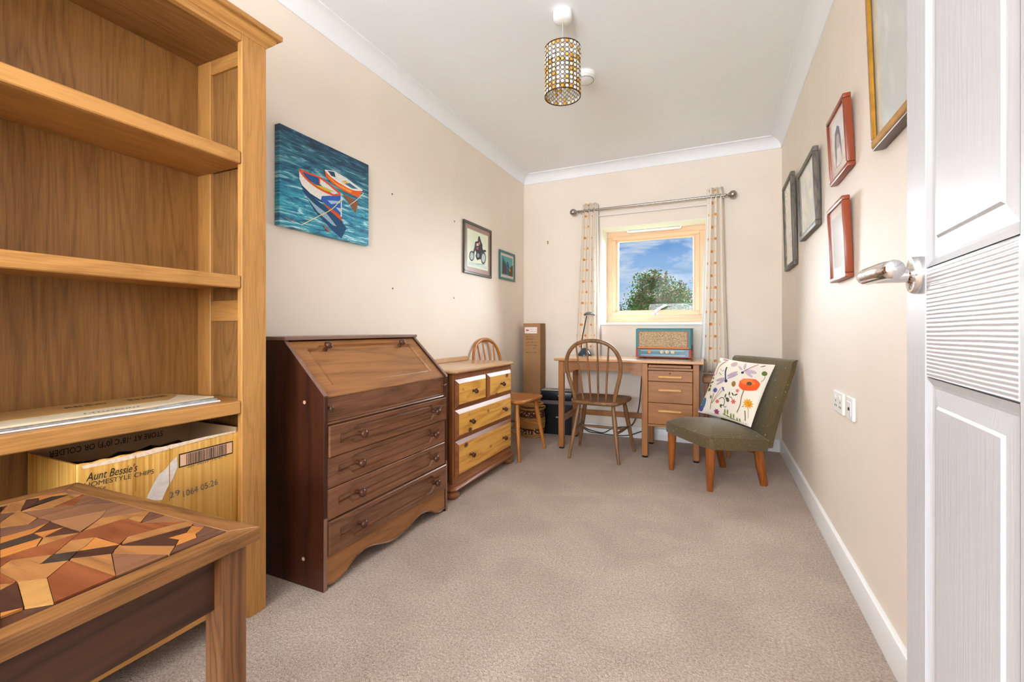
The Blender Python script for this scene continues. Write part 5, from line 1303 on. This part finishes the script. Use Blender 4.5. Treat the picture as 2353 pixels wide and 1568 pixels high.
def dotmat():
    m, nt, b = newmat('dotted_cotton'); N, L = nt.nodes, nt.links
    t = N.new('ShaderNodeTexCoord'); sp = N.new('ShaderNodeSeparateXYZ'); L.new(t.outputs['UV'], sp.inputs[0])
    def mth(op, a, b_=None):
        n = N.new('ShaderNodeMath'); n.operation = op
        for i, v in enumerate((a, b_)):
            if v is None: continue
            if isinstance(v, (int, float)): n.inputs[i].default_value = v
            else: L.new(v, n.inputs[i])
        return n.outputs[0]
    cxp, rzp = .062, .195
    cu = mth('DIVIDE', sp.outputs[0], cxp); ci = mth('FLOOR', cu); cf = mth('SUBTRACT', mth('FRACT', cu), .5)
    par = mth('FRACT', mth('MULTIPLY', ci, .5))
    rv_ = mth('ADD', mth('DIVIDE', sp.outputs[1], rzp), par)
    rf = mth('SUBTRACT', mth('FRACT', rv_), .5)
    d = mth('SQRT', mth('ADD', mth('POWER', mth('MULTIPLY', cf, cxp), 2), mth('POWER', mth('MULTIPLY', rf, rzp), 2)))
    dot = mth('LESS_THAN', d, .0112); ring = mth('LESS_THAN', d, .0035)
    rf2 = mth('SUBTRACT', mth('FRACT', mth('ADD', rv_, .5)), .5)
    d2 = mth('SQRT', mth('ADD', mth('POWER', mth('MULTIPLY', cf, cxp), 2), mth('POWER', mth('MULTIPLY', rf2, rzp), 2)))
    dot2 = mth('LESS_THAN', d2, .0098)
    def mixc(f, a, b_):
        n = N.new('ShaderNodeMix'); n.data_type = 'RGBA'; L.new(f, n.inputs['Factor'])
        for s_, v in (('A', a), ('B', b_)):
            if isinstance(v, tuple): n.inputs[s_].default_value = v
            else: L.new(v, n.inputs[s_])
        return n.outputs['Result']
    c = mixc(dot2, lin('EADFD0'), lin('EFCF96')); c = mixc(dot, c, lin('D88A3E')); c = mixc(ring, c, lin('E5A866'))
    L.new(c, b.inputs['Base Color']); b.inputs['Roughness'].default_value = .9; b.inputs['Sheen Weight'].default_value = .1
    return m
M_DOT = dotmat(); M_LIN = plain('white_lining', 'F2F2F0', .85)
def curtain(name, label, xt0, xt1, xb0, xb1, zt, zbm, folds, lin_side, cloth_w, ph):
    t = thing(name, label, 'curtain', ((xb0 + xb1) / 2, RY + .02, zbm), group=None)
    bm = B(); uvl = bm.loops.layers.uv.new('UVMap'); NU, NV = folds * 10, 24; g = {}
    for j in range(NV + 1):
        v = j / NV; z = zbm + (zt - zbm) * v; a0 = xb0 + (xt0 - xb0) * v ** .8; a1 = xb1 + (xt1 - xb1) * v ** .8
        for i in range(NU + 1):
            u = i / NU; amp = .020 + .004 * (1 - v)
            y = RY + .004 + amp * math.sin(2 * math.pi * folds * u + ph + .25 * math.sin(3 * v)) + .006 * (1 - v) * math.sin(7 * u + 2)
            x = a0 + (a1 - a0) * u + .006 * math.sin(4 * math.pi * folds * u + ph)
            g[i, j] = bm.verts.new((x, y, z + (.004 * math.cos(2 * math.pi * folds * u + ph) if j == NV else 0)))
    for i in range(NU):
        for j in range(NV):
            f = bm.faces.new((g[i, j], g[i + 1, j], g[i + 1, j + 1], g[i, j + 1]))
            for lp_, (a, b_) in zip(f.loops, ((i, j), (i + 1, j), (i + 1, j + 1), (i, j + 1))): lp_[uvl].uv = (a / NU * cloth_w, b_ / NV * (zt - zbm))
    o = part('cloth', bm, M_DOT, t, world=True, smooth=2.5)
    md = o.modifiers.new('thick', 'SOLIDIFY'); md.thickness = .0022; md.offset = 0
    # white lining turned to the window side
    bm = B(); g = []
    for j in range(NV + 1):
        v = j / NV; z = zbm + .01 + (zt - .01 - zbm) * v; a0 = xb0 + (xt0 - xb0) * v ** .8; a1 = xb1 + (xt1 - xb1) * v ** .8
        e_ = a1 if lin_side > 0 else a0
        wv = .004 * math.sin(9 * v)
        g.append([bm.verts.new((e_ - lin_side * .012, RY + .012, z)), bm.verts.new((e_ + lin_side * (.010 + .012 * (1 - v)) + wv, RY + .022, z)), bm.verts.new((e_ - lin_side * .004, RY + .038, z))])
    for a, b_ in zip(g, g[1:]):
        for k in range(2): bm.faces.new((a[k], a[k + 1], b_[k + 1], b_[k]))
    o = part('lining', bm, M_LIN, t, world=True, smooth=2.5); md = o.modifiers.new('thick', 'SOLIDIFY'); md.thickness = .002; md.offset = 0
    for k in range(folds):
        u = (k + .5) / folds; x = xt0 + (xt1 - xt0) * u
        part('eyelet', tube(B(), [(x + .006 * math.sin(q), RY + .018 * math.cos(q), RZ + .018 * math.sin(q)) for q in [2 * math.pi * w / 16 for w in range(16)]], .003, 6, close=True), M_STEEL, t, world=True, smooth=1.5)
    return t
curtain('curtain', 'cream polka-dot curtain behind the desk lamp', -1.105, -.978, -1.205, -.965, 2.075, .60, 3, 1, .31, .4)
curtain('curtain', 'cream polka-dot curtain hanging beside the green easy chair', -.062, .040, -.108, .082, 2.085, .60, 3, -1, .31, .9)

# ------------------------------------------------------------------ pictures on the left wall
def wp(px, py, x): 
    p = on(0, x, px, py); return p
def watermat():
    m, nt, b = newmat('painted_water'); N, L = nt.nodes, nt.links
    t = N.new('ShaderNodeTexCoord'); mp = N.new('ShaderNodeMapping'); mp.inputs['Rotation'].default_value = (-.16, 0, 0); mp.inputs['Scale'].default_value = (1, 8, 60); L.new(t.outputs['Object'], mp.inputs[0])
    n = N.new('ShaderNodeTexNoise'); n.inputs['Scale'].default_value = 1; n.inputs['Detail'].default_value = 6; n.inputs['Roughness'].default_value = .65; n.inputs['Distortion'].default_value = .9; L.new(mp.outputs[0], n.inputs['Vector'])
    sp = N.new('ShaderNodeSeparateXYZ'); L.new(t.outputs['Object'], sp.inputs[0])
    mr = N.new('ShaderNodeMapRange'); mr.inputs[1].default_value = .14; mr.inputs[2].default_value = .42; L.new(sp.outputs[2], mr.inputs[0])
    r1 = N.new('ShaderNodeValToRGB'); e = r1.color_ramp.elements; e[0].position = .36; e[0].color = lin('0A4A6E'); e[1].position = .66; e[1].color = lin('D4EEF0')
    for p_, c_ in ((.45, '1478A0'), (.54, '2FA6BC')): q = e.new(p_); q.color = lin(c_)
    r2 = N.new('ShaderNodeValToRGB'); e = r2.color_ramp.elements; e[0].position = .36; e[0].color = lin('0E2236'); e[1].position = .72; e[1].color = lin('6FC4D4')
    for p_, c_ in ((.50, '173C58'), (.60, '1F5E7E')): q = e.new(p_); q.color = lin(c_)
    L.new(n.outputs['Fac'], r1.inputs[0]); L.new(n.outputs['Fac'], r2.inputs[0])
    mx = N.new('ShaderNodeMix'); mx.data_type = 'RGBA'; L.new(mr.outputs[0], mx.inputs['Factor']); L.new(r1.outputs[0], mx.inputs['A']); L.new(r2.outputs[0], mx.inputs['B'])
    L.new(mx.outputs['Result'], b.inputs['Base Color']); b.inputs['Roughness'].default_value = .4
    bp = N.new('ShaderNodeBump'); bp.inputs['Strength'].default_value = .3; bp.inputs['Distance'].default_value = .001; L.new(n.outputs['Fac'], bp.inputs['Height']); L.new(bp.outputs[0], b.inputs['Normal']); return m
XP = -1.679
pt = thing('canvas_painting', 'unframed canvas painting of two rowing boats on blue water', 'painting', (XL + .0005, 1.569, 1.391))
cv = part('canvas', bx(XL + .0005, XP, 1.304, 1.837, 1.391, 1.822, bev=.002), watermat(), pt, world=True)
lay = [0]
def paint(pts, col, sc, og, par, x, nm='painted_shape'):
    lay[0] += 1
    q = [on(0, x, og[0] + a / sc, og[1] + b_ / sc) for a, b_ in pts]
    part(nm, flat_poly(B(), [Vector((x + .00015 * lay[0], p.y, p.z)) for p in q], (1, 0, 0), .0003), pmat(col), par, world=True)
bo = lambda pts, c: paint(pts, c, 4.611, (600, 260), cv, XP)
bo([(430, 800), (640, 960), (850, 1140), (905, 1220), (850, 1330), (740, 1230), (560, 1030)], '1D4A72')
bo([(860, 850), (960, 900), (1030, 940), (1000, 1065), (930, 960)], '8A5A3A')
bo([(450, 850), (560, 960), (690, 1060), (800, 1200), (760, 1190), (600, 1050)], '8FB0C4')
bo([(650, 950), (760, 1022), (845, 1085), (858, 1150), (740, 1045)], 'D2501E')
bo([(405, 700), (415, 740), (440, 805), (540, 890), (655, 952), (640, 920), (520, 845), (430, 755)], '1C3F78')
bo([(400, 595), (405, 700), (430, 762), (520, 852), (640, 927), (700, 955), (835, 905), (840, 870), (760, 868), (640, 812), (540, 742), (450, 667)], 'E6E4DC')
bo([(640, 880), (720, 876), (840, 876), (845, 1090), (770, 1032), (690, 972), (630, 925)], '2A62B4')
bo([(700, 925), (835, 935), (835, 955), (740, 965)], 'A9BEDC'); bo([(790, 1000), (840, 1010), (842, 1060)], 'B8C8DA')
bo([(440, 622), (605, 692), (612, 752), (560, 747), (480, 682)], '1E5A9A'); bo([(618, 692), (720, 767), (820, 852), (760, 862), (680, 802), (618, 752)], 'D8E2E4')
bo([(570, 760), (640, 775), (770, 830), (720, 837), (600, 797)], 'D6B432')
bo(stroke([(402, 598), (500, 640), (615, 685), (720, 760), (835, 858)], 17), 'DE4A1E'); bo(stroke([(402, 598), (440, 655), (520, 735), (640, 815), (760, 868), (838, 866)], 17), 'DE4A1E'); bo(stroke([(612, 685), (616, 752)], 14), 'DE4A1E')
bo([(842, 870), (850, 875), (850, 1100), (838, 1098)], 'D8DEE6')
bo([(670, 605), (680, 672), (760, 752), (880, 832), (1030, 897), (1068, 822), (960, 812), (850, 757), (740, 682)], 'E0601E')
bo([(690, 660), (800, 750), (960, 830), (950, 850), (800, 770)], 'E89A3A')
bo([(670, 600), (770, 615), (900, 690), (1072, 818), (980, 818), (850, 752), (740, 677)], 'DDE2DE'); bo([(700, 612), (770, 625), (785, 682), (740, 667)], '2C4458'); bo([(930, 740), (1020, 805), (960, 800), (880, 750)], '3A6A88'); bo([(845, 722), (890, 714), (922, 746), (878, 748)], 'D8B64A')
bo(stroke([(670, 604), (740, 678), (850, 753), (975, 815), (1070, 820)], 9), 'F0EFE6')
bo(stroke([(838, 922), (740, 1022), (590, 1100), (420, 1188)], 8), 'E6D88A'); bo(stroke([(1078, 850), (1020, 910), (920, 985)], 6), 'DCE4DE')
bo([(640, 1170), (690, 1215), (735, 1265), (690, 1245)], 'B8503A')
for k in range(6): bo(stroke([(252 + 18 * k, 1112 + 8 * k), (262 + 18 * k, 1104 + 8 * k + 14 * (k % 2)), (270 + 18 * k, 1120 + 8 * k)], 5), 'C04A5A')

def framed(name, label, x, y0, y1, z0, z1, fw, fcol, mat_w, mcol, icol, depth=.018, fmat=None):
    """picture hung flat on the left wall, facing +x"""
    t = thing(name, label, 'picture', (XL + .0005, (y0 + y1) / 2, z0))
    bm = B(); F = fmat or plain(name + '_frame_' + fcol.lower(), fcol, .3, noise=.1, nscale=60)
    for a, b_, c, d in ((y0, y1, z1 - fw, z1), (y0, y1, z0, z0 + fw), (y0, y0 + fw, z0 + fw, z1 - fw), (y1 - fw, y1, z0 + fw, z1 - fw)):
        box(bm, XL + .0005, XL + depth, a, b_, c, d, bev=.003)
    part('frame', bm, F, t, world=True)
    part('mount', bx(XL + .001, XL + depth - .009, y0 + fw, y1 - fw, z0 + fw, z1 - fw), plain('mount_' + mcol.lower(), mcol, .35), t, world=True)
    im = part('image', bx(XL + .002, XL + depth - .0085, y0 + fw + mat_w, y1 - fw - mat_w, z0 + fw + mat_w, z1 - fw - mat_w), plain('image_' + icol.lower(), icol, .35, noise=.06, nscale=9), t, world=True)
    return t, im, XL + depth - .0085
t, im, xi = framed('framed_picture', 'framed print of a rider on a motorcycle with brown mount', 0, 2.846, 3.290, 1.368, 1.765, .020, '4A463E', .036, '9A7A70', 'D4DCC0')
mo = lambda pts, c: paint(pts, c, 7.84, (1040, 480), im, xi)
lay[0] = 0
mo([(285, 940), (640, 1050), (640, 1095), (285, 1005)], 'C8D8D4'); mo([(410, 985), (600, 1000), (560, 1012), (430, 1000)], '9AB0B4')
for (cx_, cy_, rx_, ry_) in ((345, 850, 46, 92), (553, 890, 46, 108)):
    mo(ell(cx_, cy_, rx_, ry_, 18), '4C5058'); mo(ell(cx_, cy_, rx_ * .72, ry_ * .74, 16), 'B4C4C8')
mo([(360, 800), (392, 690), (405, 600), (440, 590), (425, 680), (385, 820)], '5A5A60')
mo([(405, 680), (440, 665), (530, 690), (545, 745), (590, 740), (605, 775), (520, 800), (520, 900), (440, 925), (412, 850), (430, 790), (405, 750)], '3A3840')
mo([(450, 600), (460, 520), (480, 500), (490, 520), (510, 590), (535, 650), (535, 740), (490, 760), (470, 680)], '3E3A42'); mo([(405, 595), (450, 585), (465, 600), (440, 625), (410, 615)], '34343A')
mo([(462, 620), (480, 590), (492, 610), (490, 650), (465, 652)], 'D07A3A'); mo([(420, 690), (465, 690), (462, 738), (424, 735)], 'B04A5A'); mo(ell(455, 840, 22, 40, 10), '8E9AA0'); mo(ell(474, 512, 14, 16, 10), '26262C')
t, im, xi = framed('framed_picture', 'small teal-framed landscape near the room corner', 0, 3.447, 3.770, 1.385, 1.640, .020, '2E7070', .024, 'D8C4BC', '3FA0A0', .014)
lay[0] = 0
so = lambda pts, c: paint(pts, c, 7.84, (1040, 480), im, xi)
so([(905, 850), (940, 950), (985, 1010), (1020, 1080), (1020, 1200), (895, 1165)], '3C6A8E'); so([(905, 940), (930, 960), (960, 1040), (975, 1170), (898, 1168)], '5A4A44'); so([(975, 955), (995, 960), (1025, 1070), (1005, 1060)], '3A4A5A')
so([(1005, 1110), (1060, 1030), (1085, 1030), (1085, 1225), (1010, 1205)], '6A5232'); so([(1010, 1075), (1045, 1110), (1030, 1140)], 'B4B070')

# ------------------------------------------------------------------ pictures on the right wall, tops leaning out
def leaning(name, label, y0, y1, z0, z1, fw, F, img, lean=.015, dep=.026, mount=None):
    t = thing(name, label, 'picture', (XR - .0008, (y0 + y1) / 2, z0)); hgt = z1 - z0
    t.rotation_euler = (0, -math.atan2(lean, hgt), 0)
    w = (y1 - y0) / 2
    bm = B()
    for a, b_, c, d in ((-w, w, hgt - fw, hgt), (-w, w, 0, fw), (-w, -w + fw, fw, hgt - fw), (w - fw, w, fw, hgt - fw)): box(bm, -dep, 0, a, b_, c, d, bev=.004, seg=2)
    part('frame', bm, F, t, smooth=.6)
    m2 = part('mount', bx(-dep + .008, -.003, -w + fw, w - fw, fw, hgt - fw), mount or plain('off_white_mount', 'E6E2DC', .15), t)
    i_ = fw + (.035 if mount else .006)
    im = part('image', bx(-dep + .0075, -.004, -w + i_, w - i_, i_, hgt - i_), img, t)
    return t, im, -dep + .0075
def sketchmat(name, base, ink, sc=14, lo=.48, hi=.62):
    m, nt, b = newmat(name); N, L = nt.nodes, nt.links
    t = N.new('ShaderNodeTexCoord'); n = N.new('ShaderNodeTexNoise'); n.inputs['Scale'].default_value = sc; n.inputs['Detail'].default_value = 8; n.inputs['Distortion'].default_value = 1.2; L.new(t.outputs['Object'], n.inputs['Vector'])
    r = N.new('ShaderNodeValToRGB'); r.color_ramp.elements[0].position = lo; r.color_ramp.elements[0].color = lin(base); r.color_ramp.elements[1].position = hi; r.color_ramp.elements[1].color = lin(ink)
    L.new(n.outputs['Fac'], r.inputs[0]); L.new(r.outputs[0], b.inputs['Base Color']); b.inputs['Roughness'].default_value = .12; b.inputs['Coat Weight'].default_value = .5; return m
F_GREY = wood('grey_stained_frame', '3A3632', '6E6860', 'z', rough=.5, ring=8, sc=30, contrast=.6); F_RED = wood('mahogany_frame', '6E2E1A', '9A4A2C', 'z', rough=.3, ring=5, sc=12, contrast=.3)
leaning('framed_picture', 'tall narrow grey-framed sketch hung nearest the back wall', 3.245, 3.640, 1.352, 1.935, .028, F_GREY, sketchmat('tall_sketch', 'D8D4C8', 'B8B4A4', 9), .016)
leaning('framed_picture', 'grey-framed pale map-like print beside the narrow sketch', 2.560, 3.022, 1.452, 1.836, .026, F_GREY, sketchmat('map_print', 'CBD2CC', 'E8E8DE', 7, .44, .56), .012)
M_MT = plain('pale_pink_mount', 'E4D8D0', .15)
t, im, xi = leaning('framed_picture', 'mahogany-framed drawing of a dark-haired figure hung upper of pair', 1.987, 2.262, 1.546, 1.816, .017, F_RED, sketchmat('figure_paper', 'DED2CC', 'CFC4C0', 12), .014, mount=M_MT)
def ppoly(im, x, pts, col, k):
    part('drawn_shape', flat_poly(B(), [Vector((x - .0001 - .0001 * k, a, b_)) for a, b_ in pts], (-1, 0, 0), .0002), pmat(col), im)
ppoly(im, xi, [(.045, .05), (.05, .14), (.035, .185), (.0, .205), (-.03, .19), (-.045, .14), (-.05, .06), (-.035, .10), (-.02, .14), (.0, .155), (.02, .14), (.03, .09)], '7E7C88', 0)
ppoly(im, xi, ell(.0, .145, .022, .028, 12), 'B8A8A4', 1); ppoly(im, xi, [(-.03, .05), (-.02, .115), (.02, .115), (.03, .05)], 'E0DAD0', 1)
leaning('framed_picture', 'mahogany-framed faint drawing hung lower of pair', 2.008, 2.262, 1.143, 1.447, .017, F_RED, sketchmat('faint_paper', 'D6D8D8', 'E2D6D2', 8), .012, mount=M_MT)
F_GOLD = plain('gilt_wood', 'C08A28', .3, metal=.6, noise=.15, nscale=30)
t, im, xi = leaning('framed_picture', 'large gilt and dark framed print partly hidden by the door', 1.12, 1.682, 1.487, 2.12, .018, plain('dark_walnut_edge', '4A2C1A', .35), sketchmat('large_print', 'C4CCC8', 'D4DAD6', 4), .022, dep=.030)
w = (1.682 - 1.12) / 2; hg = 2.12 - 1.487; bm = B()
for a, b_, c, d in ((-w + .006, w - .006, hg - .030, hg - .006), (-w + .006, w - .006, .006, .030), (-w + .006, -w + .030, .030, hg - .030), (w - .030, w - .006, .030, hg - .030)): box(bm, -.034, -.024, a, b_, c, d, bev=.003)
part('gilt_slip', bm, F_GOLD, t)

# ------------------------------------------------------------------ sockets and stray wall fixings
so1 = thing('wall_socket', 'white double power socket low on right wall', 'socket', (XR, 2.205, .610))
part('plate', bx(-.0105, 0, -.073, .073, 0, .086, bev=.003, seg=2), M_WHITE, so1)
for y in (-.036, .036):
    part('rocker_switch', bx(-.0135, -.0105, y - .008, y + .008, .058, .072, bev=.001), M_WHITE, so1)
    for dy, dz in ((0, .045), (-.011, .026), (.011, .026)): part('pin_hole', bx(-.0112, -.010, y + dy - .003, y + dy + .003, dz - .004, dz + .004), M_BLK, so1)
so2 = thing('wall_socket', 'white single aerial outlet plate next to the double socket', 'socket', (XR, 2.032, .612))
part('plate', bx(-.0105, 0, -.043, .043, 0, .086, bev=.003, seg=2), M_WHITE, so2)
part('insert', bx(-.0125, -.0105, -.026, .026, .018, .068, bev=.001), M_TRIM, so2)
part('jack', lathe(B(), [(0, 0), (.006, 0), (.006, .003), (.003, .003), (.003, .001), (0, .001)], along((-.0125, -.006, .042), (-1, 0, 0)), 12), M_BLK, so2)
for y, z, lb_ in ((2.061, 1.733, 'tiny wall plug in left wall beside upper part of boat painting'), (2.065, 1.186, 'tiny wall plug in left wall between boat painting and bureau top'),
                  (2.736, 1.722, 'tiny wall plug in left wall beside top corner of motorcycle print'), (2.73, 1.173, 'tiny wall plug in left wall above pine chest of drawers')):
    M = along((XL + .0003, y, z), (1, 0, 0))
    top('wall_plug', lathe(B(), [(0, 0), (.0055, 0), (.0055, .0015), (.0025, .0018), (.0025, .0006), (0, .0006)], M, 10), plain('plug_brown', '6A5A48', .6), lb_, 'wall plug', 'wall plugs in the left wall')
M = along((-1.462, YB - .0003, 1.777), (0, -1, 0))
top('picture_hook', bx(-1.467, -1.457, YB - .004, YB - .0003, 1.760, 1.790, bev=.001), plain('brass_hook', '8A6A34', .4, metal=.6), 'tiny brass picture hook on bare back wall left of curtain', 'hook')
